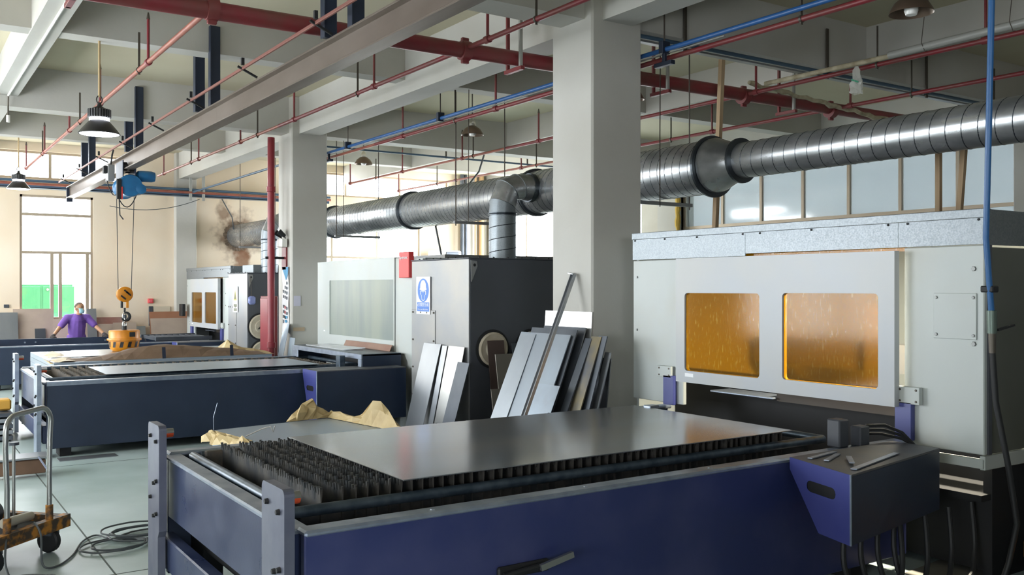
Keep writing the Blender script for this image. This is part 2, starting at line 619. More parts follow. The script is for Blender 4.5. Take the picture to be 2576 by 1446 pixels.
wall('wall_right', 'x', XR + .1, .25, YB, YE, 5.11, [GLZ] + WIN_RIGHT, PLASTER)
wall('wall_left', 'x', XL - .25, .25, YB, YE, 5.11, WIN_LEFT, PLASTER)
wall('wall_back', 'y', YB - .25, .25, XL, XR + .5, 5.11, WIN_BACK_FILL, PLASTER)
wn = [0]

def window(axis, c, u0, u1, z0, z1, vs_, hs, m=ALU, pane=None, fw=.05, label=None):
    wn[0] += 1
    e = thing('window_%d' % wn[0], label, None, ((u0 + u1) / 2, c, z0) if axis == 'y' else (c, (u0 + u1) / 2, z0))
    e['kind'] = 'structure'
    def bx(b, a0, a1, q0, q1, d0, d1):
        return b.box(a0, a1, c + d0, c + d1, q0, q1) if axis == 'y' else b.box(c + d0, c + d1, a0, a1, q0, q1)
    b = B()
    bx(b, u0, u0 + fw, z0, z1, 0, .07)
    bx(b, u1 - fw, u1, z0, z1, 0, .07)
    bx(b, u0, u1, z0, z0 + fw, 0, .07)
    bx(b, u0, u1, z1 - fw, z1, 0, .07)
    b.build('frame', m, e)
    for x in vs_:
        bx(B(), x - .03, x + .03, z0, z1, -.005, .06).build('mullion', m, e)
    for z in hs:
        bx(B(), u0, u1, z - .03, z + .03, -.008, .062).build('transom', m, e)
    xs = [u0] + list(vs_) + [u1]
    zs = [z0] + list(hs) + [z1]
    for i in range(len(xs) - 1):
        for j in range(len(zs) - 1):
            bx(B(), xs[i] + .01, xs[i + 1] - .01, zs[j] + .01, zs[j + 1] - .01, .028, .034).build('pane', pane or GLASS, e)
    return e
w1 = window('y', YE + .03, 2.39, 3.88, 1.19, 3.95, [], [2.68, 3.52], label='tall aluminium window with a sliding lower half behind the man')
for x in (3.03, 3.20, 3.76):
    B().box(x - .035, x + .035, YE + .0, YE + .05, 1.19, 2.66).build('sash', ALU, w1)
B().box(2.3, 3.95, YE - .05, YE + .02, 1.13, 1.19).build('sill', PLASTER, w1)
window('y', YE + .06, 8.45, 12.3, .9, 4.0, [9.7, 11.0], [2.7], label='wide bright window in the end wall behind the long duct')
window('x', XR + .18, 16.3, 22.3, .9, 4.1, [17.5, 18.7, 19.9, 21.1], [2.55], m=ALU, label='bright window in the side wall next to the column')
window('x', XR + .16, GLZ[0], GLZ[1], GLZ[2], GLZ[3], [8.652, 9.699, 10.745, 11.77, 12.801, 13.845], [3.2], pane=FROST, fw=.06, label='long row of hazy glass panes in tan frames above the cutter')
window('y', YE + .08, 0.0, 4.5, 4.3, 4.92, [1.5, 3.0], [], label='high strip window above the cable tray on the left')
window('y', YE + .08, 8.6, 13.2, 4.3, 4.92, [10.1, 11.7], [], label='high strip window above the long duct')
for x0, x1, z0, z1 in WIN_BACK_FILL:
    window('y', YB - .15, x0, x1, z0, z1, [x0 + (x1 - x0) * k / 4 for k in (1, 2, 3)], [], label='unseen wide window added for fill light in the wall behind the camera')
for y0, y1, z0, z1 in WIN_LEFT:
    window('x', XL - .15, y0, y1, z0, z1, [y0 + (y1 - y0) * k / 4 for k in (1, 2, 3)], [z0 + (z1 - z0) * .66], label='tall window in the wall outside the picture')
# foam bead on the wall column
b = B()
pts = [(XR - .03, 15.0 - .02 + random.uniform(-.02, .02), 2.9 + i * .09) for i in range(12)]
b.tube(pts, [random.uniform(.03, .07) for _ in pts], 7)
tag(b.build('sealant_bead', FOAM, smooth=True), 'lumpy yellow foam bead squeezed along the edge of the wall column', 'sealant')

# ================================================================== CUTTING BEDS
def slat_mesh(name, y0, y1, z0, z1, pitch, jag, mtl, parent, x):
    """thin upright plate with a toothed, burnt upper edge"""
    n = int((y1 - y0) / pitch)
    top = []
    for i in range(n + 1):
        y = y0 + (y1 - y0) * i / n
        h = random.uniform(.0, .45)
        top.append((y, z1 - jag * h))
        if i < n:
            top.append((y + pitch * .38, z1 - jag * (h + random.uniform(-.1, .15))))
            top.append((y + pitch * .55, z1 - jag * random.uniform(.8, 1.2)))
            top.append((y + pitch * .82, z1 - jag * random.uniform(.8, 1.2)))
    b = B()
    m = len(top)
    t = [.0035] * m
    vs_, fs = [], []
    for sgn in (-1, 1):
        for i, (y, z) in enumerate(top):
            w = .0035 + (random.uniform(0, .006) if i % 4 < 2 else 0)
            vs_.append((x + sgn * w, y, z))
    for sgn in (-1, 1):
        for i, (y, z) in enumerate(top):
            vs_.append((x + sgn * .003, y, z1 - jag * 2.0))
    for sgn in (-1, 1):
        vs_ += [(x + sgn * .003, y0, z0), (x + sgn * .003, y1, z0)]
    for i in range(m - 1):
        fs.append((i, i + 1, m + i + 1, m + i))
        fs.append((i, 2 * m + i, 2 * m + i + 1, i + 1))
        fs.append((m + i, m + i + 1, 3 * m + i + 1, 3 * m + i))
    fs.append((2 * m, 4 * m, 4 * m + 1, 3 * m - 1))
    fs.append((3 * m, 4 * m - 1, 4 * m + 3, 4 * m + 2))
    fs.append((0, m, 3 * m, 2 * m))
    fs.append((2 * m, 3 * m, 4 * m + 2, 4 * m))
    fs.append((m - 1, 3 * m - 1, 4 * m - 1, 2 * m - 1))
    fs.append((3 * m - 1, 4 * m + 1, 4 * m + 3, 4 * m - 1))
    b.add(vs_, fs)
    return b.build(name, mtl, parent)

def bed(dy, dz, label, x_first, slats, slat_m, pitch, jag, zs, full=True):
    Y0, Y1 = 3.76 + dy, 6.13 + dy
    zt = .87 + dz
    e = thing('cutting_table', label, 'cutting table', (3.5, (Y0 + Y1) / 2, 0), 'laser cutting tables')
    near = mat('bed_side_enamel', '2b335e', .32, col2='4d5074', scale=2.5, mix=.6, rvar=.1, lo=.45, hi=.8) if dy == 0 else NAVY
    B().bev(1.46, 5.72, Y0, Y0 + .05, .1, zt - .012, .006).build('side_panel', near, e)
    B().bev(1.46, 5.72, Y1 - .05, Y1, .1, zt - .012, .006).build('side_panel', NAVY, e)
    B().bev(1.46, 5.72, Y0 - .006, Y0 + .10, zt - .03, zt, .01).build('top_flange', EDGE if dy == 0 else EDGE, e)
    B().bev(1.46, 5.72, Y1 - .10, Y1 + .006, zt - .03, zt, .01).build('top_flange', EDGE, e)
    B().bev(1.45, 1.49, Y0 + .1, Y1 - .1, .47, zt - .03, .006).build('end_panel', NAVYW, e)
    B().bev(1.43, 1.53, Y0 + .1, Y1 - .1, zt - .04, zt - .012, .008).build('end_flange', EDGE, e)
    B().bev(1.42, 1.5, Y0 + .03, Y1 - .03, .16, .36, .008).build('bottom_channel', NAVYW, e)
    B().box(1.6, 5.7, Y0 + .06, Y1 - .06, .30, .34).build('scrap_tray', DARK, e)
    for yy in (Y0 + .06, Y1 - .34):
        for xx in (1.6, 3.4, 5.2):
            B().box(xx, xx + .12, yy, yy + .28, 0, .3).build('leg', DARK, e)
    # corner posts: flat plates with rounded top corners, bolts and a reflector stud
    for yy, s in ((Y0 - .03, 1), (Y1 - .25, -1)):
        poly = []
        w = .28
        for cx, cz, a0 in ((w - .03, 1.06 + dz - .03, 0), (.03, 1.06 + dz - .03, 90)):
            for k in range(5):
                a = math.radians(a0 + k * 22.5)
                poly.append((1.36, yy + cx + .03 * math.cos(a), cz + .03 * math.sin(a)))
        poly += [(1.36, yy, .42), (1.36, yy + .03, .38), (1.36, yy + .03, .02), (1.36, yy + w, .02)]
        po = B().prism(poly, (.045, 0, 0)).build('corner_post', EDGE if dy else POSTM, e)
        bp = [(1.36, yy + q, z + dz) for q, z in ((.06, .96), (.2, .98), (.05, .72), (.11, .70), (.05, .52), (.11, .50), (.2, .6))]
        bolts(po, bp, (-1, 0, 0), .014, .016, BLACK)
        st = B().cyl((1.4, yy + .13, 1.0 + dz), (1.475, yy + .13, 1.0 + dz), .026, .024, 14).build('reflector_stud', CHROME, po, True)
        B().cyl((1.415, yy + .13, .993 + dz), (1.472, yy + .13, .993 + dz), .0258, .0242, 14).build('reflector', mat('orange_reflector', 'd9532a', .3), st, True)
    if full:
        # tube frame of the pallet
        zt2 = zt - .015
        path = [(5.35, Y0 + .42, zt2), (1.56, Y0 + .42, zt2)]
        B().tube([(5.36, Y0 + .40, zt2), (1.50, Y0 + .40, zt2)], .028, 12).build('pallet_tube', TUBE, e, True)
        B().tube([(1.57, Y0 + .43, zt2), (1.57, Y1 - .22, zt2)], .027, 12).build('pallet_tube', TUBE, e, True)
        B().tube([(5.36, Y0 + .40, zt2), (5.36, Y1 - .22, zt2)], .028, 12).build('pallet_tube', TUBE, e, True)
        B().tube([(5.36, Y1 - .22, zt2), (1.62, Y1 - .22, zt2)], .024, 12).build('pallet_tube', TUBE, e, True)
        B().bev(1.62, 5.3, Y1 - .34, Y1 - .29, zs - .17, zs - .05, .005).build('slat_carrier', SLAT2, e)
        B().bev(1.62, 5.3, Y0 + .47, Y0 + .50, zs - .22, zs - .10, .005).build('slat_carrier', SLAT, e)
        for q in (.8, 1.2, 1.6):
            B().box(1.62, 5.3, Y0 + q, Y0 + q + .04, zs - .26, zs - .18).build('slat_carrier', SLAT, e)
        var = [slat_mesh('slat', Y0 + .455, Y1 - .32, zs - .19, zs, pitch, jag, slat_m, e, x_first) for _ in range(4)]
        for k in range(4, len(slats)):
            inst(random.choice(var[:4]), (slats[k] - x_first, random.uniform(-.012, .012), random.uniform(-.008, 0)))
        for k in range(4):
            var[k].location = (slats[k] - x_first, 0, 0)
    return e
PITCH = .061
sl1 = [1.72, 1.83] + [1.9 + i * PITCH for i in range(52)]
BED1 = bed(0, 0, 'nearest blue laser cutting table with a big steel sheet lying on its toothed slats', 1.72, sl1, SLAT, .034, .036, .945)
bolts(BED1, [(x, 3.8, .87) for x in (2.1, 3.0, 3.9)], (0, 0, 1), .016, .004, EDGE)
hd = B().bev(2.42, 2.72, 3.735, 3.762, .50, .56, .008).build('latch_slot', BLACK, BED1)
B().tube([(2.44, 3.72, .525), (2.72, 3.715, .545)], .014, 8).build('latch_rod', BLACK, hd, True)
B().bar((2.64, 3.70, .535), (2.83, 3.69, .575), .02, .03).build('latch_lever', CHROME, hd)
sl2 = [1.78 + i * .102 for i in range(33)]
BED2 = bed(7.73, -.02, 'middle blue cutting table with brown upright slats and a pale sheet', 1.78, sl2, SLAT2, .05, .02, .87)
B().bev(1.46, 4.75, 11.485, 11.495, .80, .85, .003).build('edge_strip', EDGE, BED2)
BED3 = bed(15.72, -.06, 'empty dark blue cutting table the man leans on', 0, [], SLAT, .05, .02, .8, full=False)
B().box(1.5, 5.7, 21.70, 21.8, .60, .83).build('inner_wall', NAVY, BED3)
bolts(BED3, [(x, 21.7, .76) for x in (2.35, 2.55, 3.9, 4.1)], (0, -1, 0), .02, .01, EDGE)
# sheets on beds
def sheet(label, x0, x1, y0, y1, z, t, m, name='steel_sheet', g=None, rot=0):
    o = B().bev(x0, x1, y0, y1, z, z + t, .0015).build(name, m)
    o.rotation_euler.z = rot
    return tag(o, label, 'steel sheet', g)
sheet('large hot-rolled steel sheet lying on the nearest cutting table', 2.11, 5.0, 4.12, 5.71, .946, .006, SHEET)
sheet('pale grey steel sheet lying on the middle cutting table', 2.14, 4.8, 11.82, 13.05, .872, .005, SHEETB)
# parts of the cut-out end of bed1
b = B().bev(5.0, 5.1, 5.52, 5.6, .935, .965, .005)
tag(b.build('sheet_stop', EDGE), 'small steel stop block behind the large sheet', 'stop block')

# ------------------------------------------------------------------ side boxes (blue troughs with a slot)
def side_box(label, P1, P2, P3, P4, zt, zb, mtl_face):
    P1, P2, P3, P4 = [V((p[0], p[1], 0)) for p in (P1, P2, P3, P4)]
    e = thing('side_box', label, 'equipment box', tuple((P1 + P3) / 2), 'blue boxes beside the cutting tables')
    up = V((0, 0, 1))
    B().slab4(P1 + up * zt, P2 + up * zt, P3 + up * zt, P4 + up * zt, .012).build('top_plate', mat('dusty_dark_top', '4a4e58', .5, col2='625f5c', scale=4, mix=.7), e)
    # sloped cross section along P1->P2
    def sec(a, b_):
        d = b_ - a
        return [a + up * (zt - .013), a + up * (zt - .07), a + d * .5 + up * zb, b_ + up * zb, b_ + up * (zt - .013)]
    s1, s2 = sec(P1, P2), sec(P4, P3)
    n = 5
    bb = B()
    bb.add(s1 + s2, [tuple(range(n, 2 * n))] + [(i, (i + 1) % n, (i + 1) % n + n, i + n) for i in range(n)])
    bb.build('body', NAVY, e)
    # face plate with the slot
    d = (P2 - P1).normalized()
    nrm = V((d.y, -d.x, 0))
    if nrm.x > 0:
        nrm = -nrm
    L = (P2 - P1).length
    def q(u, z, o=0.004):
        return P1 + d * (u * L) + up * z + nrm * o
    zc = zt - .135 * (zt - zb) / .39
    loop = []
    for cu, a0 in ((.72, -90), (.36, 90)):
        for k in range(7):
            a = math.radians(a0 + 30 * k)
            loop.append((cu * L + .032 * math.cos(a), zc + .032 * math.sin(a)))
    hole = [P1 + d * u + up * z + nrm * .004 for u, z in loop]
    outer = [q(1, zb), q(1, zt), q(0, zt), q(0, zt - .07), q(.5, zb)]
    ob = B()
    # right half, left half fans
    vs_ = hole + outer
    h = len(hole)
    fs = [(0, 1, 2, 3, h + 0)[:0] or (h + 0, h + 1, 3)]
    for k in range(0, 3):
        fs.append((k, k + 1, h + 0))
    for k in range(3, 6):
        fs.append((k, k + 1, h + 1))
    fs.append((6, 7, h + 2, h + 1))
    for k in range(7, 10):
        fs.append((k, k + 1, h + 2))
    fs.append((10, h + 2, h + 3))
    for k in range(10, 13):
        fs.append((k, k + 1, h + 3))
    fs.append((13, h + 3, h + 4))
    fs.append((13, h + 4, h + 0, 0))
    ob.add(vs_, fs)
    ob.build('face_plate', mtl_face, e)
    B().add([p - nrm * .003 for p in hole], [tuple(range(h))]).build('slot', BLACK, e)
    B().tube([q(1, zb, .0), q(1, zt, .0)], .006, 6).build('edge_bead', EDGE, e)
    return e
side_box('blue box with a hand slot beside the nearest cutting table, steel strips on top', (4.49, 3.72), (4.33, 3.18), (5.52, 3.40), (5.53, 3.74), .885, .50, VIOLET)
side_box('blue box with a small slot beside the middle cutting table', (4.42, 11.44), (4.42, 10.98), (5.66, 10.98), (5.66, 11.44), .86, .2, VIOLET)
side_box('blue box at the side of the empty far cutting table', (4.75, 19.44), (4.75, 19.05), (5.72, 19.05), (5.72, 19.44), .81, .3, VIOLET)
# flat strips on the near box
def strip(label, a, b_, w, z=.893, t=.006):
    o = B().bar((*a, z), (*b_, z), w, t).build('steel_strip', EDGE)
    tag(o, label, 'steel strip', 'loose strips on the blue box')
strip('longest flat steel strip lying across the blue box', (4.45, 3.25), (5.10, 3.42), .035)
strip('short file-like strip next to the edge of the blue box', (4.52, 3.60), (4.83, 3.66), .03)
strip('short dark strip in the middle of three on the blue box', (4.54, 3.50), (4.78, 3.60), .03)
strip('short strip resting over the longest strip on the blue box', (4.56, 3.34), (4.72, 3.48), .03, z=.902)
# cable terminal on the near bed flange
e = thing('cable_terminal', 'dark grey twin block with hoses on the table edge beside the blue box', 'connector', (5.12, 3.85, .88))
B().bev(5.06, 5.16, 3.80, 3.90, .87, 1.05, .008).build('block', mat('dark_grey_block', '3f4249', .5), e)
B().bev(5.22, 5.32, 3.76, 3.84, .87, 1.0, .008).build('block', mat('dark_grey_block', '3f4249', .5), e)
for k in range(3):
    B().tube([(5.30, 3.78 + k * .02, 1.0 - k * .03), (5.42, 3.72 + k * .015, 1.0 - k * .03), (5.52, 3.66, .95 - k * .02), (5.58, 3.6, .86)], .010, 8).build('hose', BLACK, e, True)
# hoses hanging below the near box
for k in range(4):
    x0 = 4.6 + k * .16
    o = B().tube(sm([(x0, 3.42, .52), (x0 - .03, 3.4, .3), (x0 + .05, 3.36, .12), (x0 + .25 + .1 * k, 3.3, .05), (x0 + .45 + .1 * k, 3.35, .2), (x0 + .5 + .1 * k, 3.4, .5)]), .016, 8).build('hanging_hose', BLACK, smooth=True)
    tag(o, 'black hose looping down under the near blue box, %s' % ['nearest its slanted face', 'second from its slanted face', 'third from its slanted face', 'nearest the white cutter'][k], 'hose', 'hoses under the blue box')

# ================================================================== LASER CUTTERS
def frame_with_holes(x0, x1, y0, y1, z0, z1, holes, r):
    """plate in a plane x0..x1 with rounded rectangular openings; holes sorted by y: (ya,yb,za,zb)"""
    b = B()
    hs = sorted(holes)
    edges = [y0] + [(hs[i][1] + hs[i + 1][0]) / 2 for i in range(len(hs) - 1)] + [y1]
    for i, (ya, yb, za, zb) in enumerate(hs):
        cell = [(edges[i], z0), (edges[i + 1], z0), (edges[i + 1], z1), (edges[i], z1)]
        cc = [(ya + r, za + r, 180), (yb - r, za + r, 270), (yb - r, zb - r, 0), (ya + r, zb - r, 90)]
        arcs = []
        for cy_, cz, a0 in cc:
            arcs.append([(cy_ + r * math.cos(math.radians(a0 + k * 22.5)), cz + r * math.sin(math.radians(a0 + k * 22.5))) for k in range(5)])
        for x in (x0, x1):
            vs_ = [(x, *p) for p in cell] + [(x, *p) for a in arcs for p in a]
            fs = []
            for k in range(4):
                base = 4 + k * 5
                for j in range(4):
                    fs.append((k, base + j + 1, base + j))
                nb = 4 + ((k + 1) % 4) * 5
                fs.append((k, (k + 1) % 4, nb, base + 4))
            b.add(vs_, fs)
        loop = [p for a in arcs for p in a]
        n = len(loop)
        b.add([(x0, *p) for p in loop] + [(x1, *p) for p in loop], [(j, (j + 1) % n, (j + 1) % n + n, j + n) for j in range(n)])
    b.add([(x, y, z) for x in (x0, x1) for y, z in ((y0, z0), (y1, z0), (y1, z1), (y0, z1))], [(0, 1, 5, 4), (1, 2, 6, 5), (2, 3, 7, 6), (3, 0, 4, 7)])
    return b

def cutter(dy, dz, label, lit):
    def Y(v):
        return v + dy
    def Z(v):
        return v + dz
    e = thing('laser_cutter', label, 'laser cutter', (7.0, Y(4.95), 0), 'laser cutter enclosures')
    B().bev(5.80, 5.84, Y(5.972), Y(6.636), Z(.868), Z(2.15), .006).build('front_panel', WHITEP, e)
    rp = B().bev(5.80, 5.84, Y(3.27), Y(3.832), Z(.83), Z(2.172), .006).build('front_panel', WHITEP, e)
    bolts(rp, [(5.8, Y(3.336), Z(2.02)), (5.8, Y(3.336), Z(1.537))], (-1, 0, 0), .018, .01, mat('bolt_grey', '7f807e', .4, .5))
    ap = B().bev(5.79, 5.80, Y(3.315), Y(3.611), Z(1.564), Z(1.863), .003).build('access_plate', WHITEP, rp)
    bolts(e, [(5.79, Y(a), Z(c)) for a in (3.335, 3.59) for c in (1.59, 1.835)], (-1, 0, 0), .012, .008, mat('bolt_grey', '7f807e', .4, .5))
    bolts(e, [(5.8, Y(6.58), Z(z)) for z in (1.996, 1.507)], (-1, 0, 0), .012, .008, mat('bolt_grey', '7f807e', .4, .5))
    # galvanised hood
    for a, c in ((5.255, 6.636), (3.872, 5.255), (3.27, 3.872)):
        B().bev(5.792, 5.80 + .004 * (a > 4), Y(a), Y(c), Z(2.175 if a < 5 else 2.155), Z(2.385), .002).build('hood_panel', GALV, e)
    B().bev(5.784, 5.85, Y(3.25), Y(6.64), Z(2.345), Z(2.405), .004).build('hood_cap', GALV, e)
    bolts(e, [(5.79, Y(y), Z(2.335)) for y in (6.6, 6.2, 5.8, 5.28, 5.1, 4.6, 3.95, 3.8, 3.3)], (-1, 0, 0), .009, .006, BLACK)
    # body shell
    B().box(5.84, 8.3, Y(3.28), Y(3.31), Z(.83), Z(2.16)).build('side_panel', mat('cutter_side_enamel', '62645e', .5, col2='57594f', scale=2, mix=.5), e)
    B().box(5.80, 8.3, Y(3.255), Y(3.28), Z(2.172), Z(2.40)).build('side_hood', GALV, e)
    B().box(5.84, 5.88, Y(3.262), Y(3.285), Z(.83), Z(2.40)).build('corner_trim', COLL_S, e)
    B().box(5.84, 8.3, Y(6.6), Y(6.63), Z(.3), Z(2.40)).build('side_panel', WHITEP, e)
    B().box(8.27, 8.3, Y(3.3), Y(6.62), 0, Z(2.40)).build('back_panel', WHITEP, e)
    B().box(5.82, 8.3, Y(3.26), Y(6.63), Z(2.385), Z(2.40)).build('roof_panel', GALV, e)
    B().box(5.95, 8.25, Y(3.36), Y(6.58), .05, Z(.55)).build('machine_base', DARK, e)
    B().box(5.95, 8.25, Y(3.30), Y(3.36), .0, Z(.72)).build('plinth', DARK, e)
    B().bev(5.82, 8.3, Y(3.275), Y(3.31), Z(.73), Z(.82), .004).build('skirt', WHITEP, e)
    B().bev(5.80, 5.84, Y(3.28), Y(3.80), Z(.74), Z(.80), .004).build('skirt', WHITEP, e)
    # sliding door with two windows
    wins = [(3.966, 4.80, 1.195, 1.858), (5.026, 5.856, 1.185, 1.853)]
    dr = frame_with_holes(5.70, 5.755, Y(3.839), Y(5.963), Z(1.085), Z(2.15), [(Y(a), Y(c), Z(q), Z(r_)) for a, c, q, r_ in wins], .03).build('door', DOORP, e)
    for a, c, q, r_ in wins:
        B().box(5.718, 5.724, Y(a) - .01, Y(c) + .01, Z(q) - .01, Z(r_) + .01).build('window_pane', AMBER, dr)
    B().box(5.698, 5.70, Y(5.75), Y(5.85), Z(1.135), Z(1.165)).build('label_plate', SIGNW, dr)
    # brackets, legs
    for y0, y1, z0, z1 in ((6.085, 6.26, 1.10, 1.20), (3.69, 3.86, 1.108, 1.225)):
        br = B().bev(5.755, 5.795, Y(y0), Y(y1), Z(z0), Z(z1), .003).build('bracket', WHITEP, e)
        bolts(br, [(5.755, Y(y), Z(z)) for y in (y0 + .025, y1 - .025) for z in (z0 + .02, z1 - .02)], (-1, 0, 0), .009, .005, RODM)
    for y0, y1 in ((6.053, 6.185), (3.75, 3.876)):
        B().bev(5.755, 5.80, Y(y0), Y(y1), Z(.86), Z(1.12), .004).build('guide_leg', VIOLET, e)
    B().box(6.3, 6.33, Y(3.31), Y(6.6), Z(.5), Z(1.14)).build('light_stop_panel', DARK, e)  # dark panel added to block light so the mouth below the door stays black
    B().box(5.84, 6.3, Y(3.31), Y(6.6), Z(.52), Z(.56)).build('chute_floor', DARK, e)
    B().box(5.845, 5.85, Y(3.84), Y(5.97), Z(2.15), Z(2.18)).build('light_gap_strip', AMBER, e)
    # inside: gantry, shelf lip
    B().box(7.3, 7.5, Y(3.4), Y(6.5), Z(1.15), Z(1.4)).build('gantry', COLL_F, e)
    B().box(7.2, 7.3, Y(4.9), Y(5.15), Z(1.05), Z(1.75)).build('cutting_head', COLL_F, e)
    B().bev(6.0, 6.25, Y(5.15), Y(5.85), Z(.985), Z(1.0), .004).build('shelf_lip', EDGE, e)
    B().box(6.05, 6.2, Y(3.4), Y(5.15), Z(.97), Z(1.07)).build('cross_member', mat('oily_beam', '3a332c', .6), e)
    if lit:  # made-up lamp, added inside so the amber panes glow
        lt = B().cyl((6.3, Y(3.35), Z(2.3)), (6.3, Y(4.1), Z(2.3)), .018, n=10).build('added_lamp', mat('added_lamp_tube', 'ffffff', .4, emit=('fff3d8', 10.0)), e)
        l = bpy.data.lights.new('added_lamp_light', 'AREA')
        l.shape = 'RECTANGLE'
        l.size, l.size_y = .1, .8
        l.energy = 260
        l.color = (1, .9, .7)
        lo = bpy.data.objects.new('added_lamp_light', l)
        COL.objects.link(lo)
        lo.location = (6.3, Y(3.72), Z(2.26))
        lo.rotation_euler = (0, math.radians(-8), 0)
    return e
cutter(-7.73, 0, 'unseen white laser cutter added in the next row to cast shade', False)  # unseen cutter, added to hold light off the lower right
cutter(0, 0, 'white laser cutter with two amber windows and a galvanised hood', True)
M3 = cutter(15.72, -.06, 'white laser cutter beside the end wall in the distance', False)
e = thing('laser_cutter', 'white laser cutter with one large grey screen and a red name box', 'laser cutter', (7.0, 12.6, 0), 'laser cutter enclosures')
B().bev(5.80, 5.84, 13.86, 14.37, .9, 2.31, .006).build('front_panel', WHITEP, e)
B().prism([(5.80, 11.56, 2.30), (5.80, 10.78, 2.28), (5.80, 10.78, .62), (5.80, 10.95, .62), (5.80, 11.3, 1.0), (5.80, 11.56, 1.0)], (.04, 0, 0)).build('front_panel', WHITEP, e)
d2 = frame_with_holes(5.785, 5.82, 11.57, 13.855, .98, 2.315, [(11.6, 13.84, 1.165, 2.01)], .01).build('door', WHITEP, e)
B().box(5.795, 5.80, 11.59, 13.85, 1.15, 2.02).build('screen', GREYPANE, d2)
B().box(5.84, 8.3, 10.78, 14.37, 0.0, 2.29).build('body', WHITEP, e)
B().box(6.2, 8.2, 10.9, 13.2, 2.29, 2.345).build('roof_panel', COLL_F, e)
rb = B().bev(5.72, 5.80, 11.02, 11.31, 2.03, 2.375, .006).build('name_box', REDBOX, e)
text('Bystronic', .062, SIGNW, rb, (5.716, 11.165, 2.30), ROT_MX, sx=1.0)
B().box(5.797, 5.80, 14.05, 14.11, 1.2, 1.22).build('label_plate', SIGNW, e)
# hood over the end of the middle table
h = thing('table_hood', 'low navy steel hood with a dark mouth at the end of the middle table', 'hood', (5.4, 12.5, .84))
B().bev(5.17, 5.74, 11.27, 11.33, .5, 1.02, .006).build('side_plate', NAVY, h)
B().bev(5.17, 5.74, 13.72, 13.78, .8, 1.02, .006).build('side_plate', NAVY, h)
B().bev(5.17, 5.74, 11.27, 13.78, .99, 1.022, .008).build('top_plate', TUBE, h)
B().bev(5.15, 5.172, 11.27, 13.78, .955, 1.02, .004).build('front_lip', EDGE, h)
B().bev(5.15, 5.172, 11.27, 11.37, .85, .955, .004).build('front_cheek', EDGE, h)
B().bev(5.15, 5.172, 13.55, 13.78, .85, .955, .004).build('front_cheek', EDGE, h)
B().box(5.6, 5.62, 11.33, 13.72, .8, .99).build('back_curtain', BLACK, h)
o = B().slab4((5.3, 13.6, 1.03), (5.3, 12.2, 1.03), (5.55, 12.0, 1.06), (5.55, 13.5, 1.04), .01).build('folded_film', mat('clear_film', 'c9ccd2', .25, .3), None)
tag(o, 'crumpled pale film lying on the low navy hood', 'film')
o = B().slab4((5.70, 13.1, 1.025), (5.70, 11.55, 1.025), (5.74, 11.55, 1.11), (5.74, 13.1, 1.11), .008).build('backing_board', RUST)
tag(o, 'long brownish board standing on the navy hood against the cutter', 'board')
o = B().bev(5.0, 5.08, 11.62, 11.75, .83, .99, .006).build('end_stop', TUBE)
tag(o, 'small upright end stop on the middle table before the dark hood', 'end stop')

# ================================================================== DUST COLLECTORS
def collector(label, y0, y1, zt, x0=5.6, x1=7.5, discs=(), knobs=True):
    e = thing('dust_collector', label, 'dust collector', ((x0 + x1) / 2, (y0 + y1) / 2, 0), 'dust collectors')
    B().bev(x0 + .012, x1, y0, y1, .04, zt, .006).build('cabinet', COLL_S, e)
    fp = B().bev(x0, x0 + .012, y0 + .004, y1, .04, zt - .004, .002).build('front_panel', COLL_F, e)
    yd = y0 + (y1 - y0) * .56
    dp = B().bev(x0 - .008, x0, yd, y1 - .01, .1, zt - .62, .002).build('access_door', COLL_F, fp)
    pts = [(x0 - .008, y, zt - .65) for y in (yd + .03, yd + .2, yd + .36, y1 - .05)]
    pts += [(x0 - .008, y, z) for y in (yd + .03, y1 - .05) for z in (zt - 1.0, zt - 1.35, zt - 1.7)]
    bolts(fp, pts, (-1, 0, 0), .014, .012, RODM)
    B().bev(x0 - .01, x1, y0 - .01, y1 + .01, zt, zt + .012, .002).build('lid', COLL_S, e)
    bolts(e, [(x0 + .15 + i * .2, y0 + .015, zt + .012) for i in range(9)] + [(x0 + .01, y0 + .15 + i * .18, zt + .012) for i in range(7)], (0, 0, 1), .012, .014, BLACK)
    for yy in (y0 - .012, y1):
        poly = [(x0 + .02, yy, zt - .02), (x0 + .10, yy, zt - .03), (x0 + .11, yy, zt - .09), (x0 + .03, yy, zt - .27)]
        B().prism(poly, (0, .012, 0)).build('lifting_lug', COLL_F, e)
        B().cyl((x0 + .07, yy - .002, zt - .075), (x0 + .07, yy + .014, zt - .075), .018, n=12).build('lug_hole', BLACK, e)
    for x, z, r in discs:
        B().lathe([(r + .03, .0), (r + .03, -.015), (r, -.02)], (x, y0, z), 32, 'y').build('gasket', BLACK, e, True)
        dd = B().lathe([(r, -.012), (r, -.035), (r * .9, -.045), (r * .8, -.035), (r * .55, -.035), (r * .5, -.05), (0.001, -.052)], (x, y0, z), 36, 'y').build('filter_port', PORT, e, True)
        if knobs:
            poly = []
            for k in range(6):
                a = math.radians(90 + 60 * k)
                rr = r * .42 if k % 2 == 0 else r * .12
                poly.append((x + rr * math.cos(a), y0 - .055, z + rr * math.sin(a)))
            B().prism(poly, (0, -.03, 0)).build('knob', BLACK, dd)
    return e
C2 = collector('tall grey dust collector with a blue safety sign on its front', 9.28, 10.70, 2.237, discs=[(5.92, 1.175, .2), (6.47, 1.17, .2)], knobs=False)
C3 = collector('tall grey dust collector behind the red standpipe', 17.33, 18.49, 2.17, discs=[(5.86, 1.16, .23), (5.9, .66, .23)])
B().bev(5.85, 7.3, 17.75, 18.4, 2.18, 2.34, .006).build('filter_housing', GALV, C3)
cb = thing('light_blocker', 'row of unseen tall dark cabinets added to block light', 'cabinet', (3.0, -1.65, 0))  # unseen cabinets, added to keep back light off the near table side
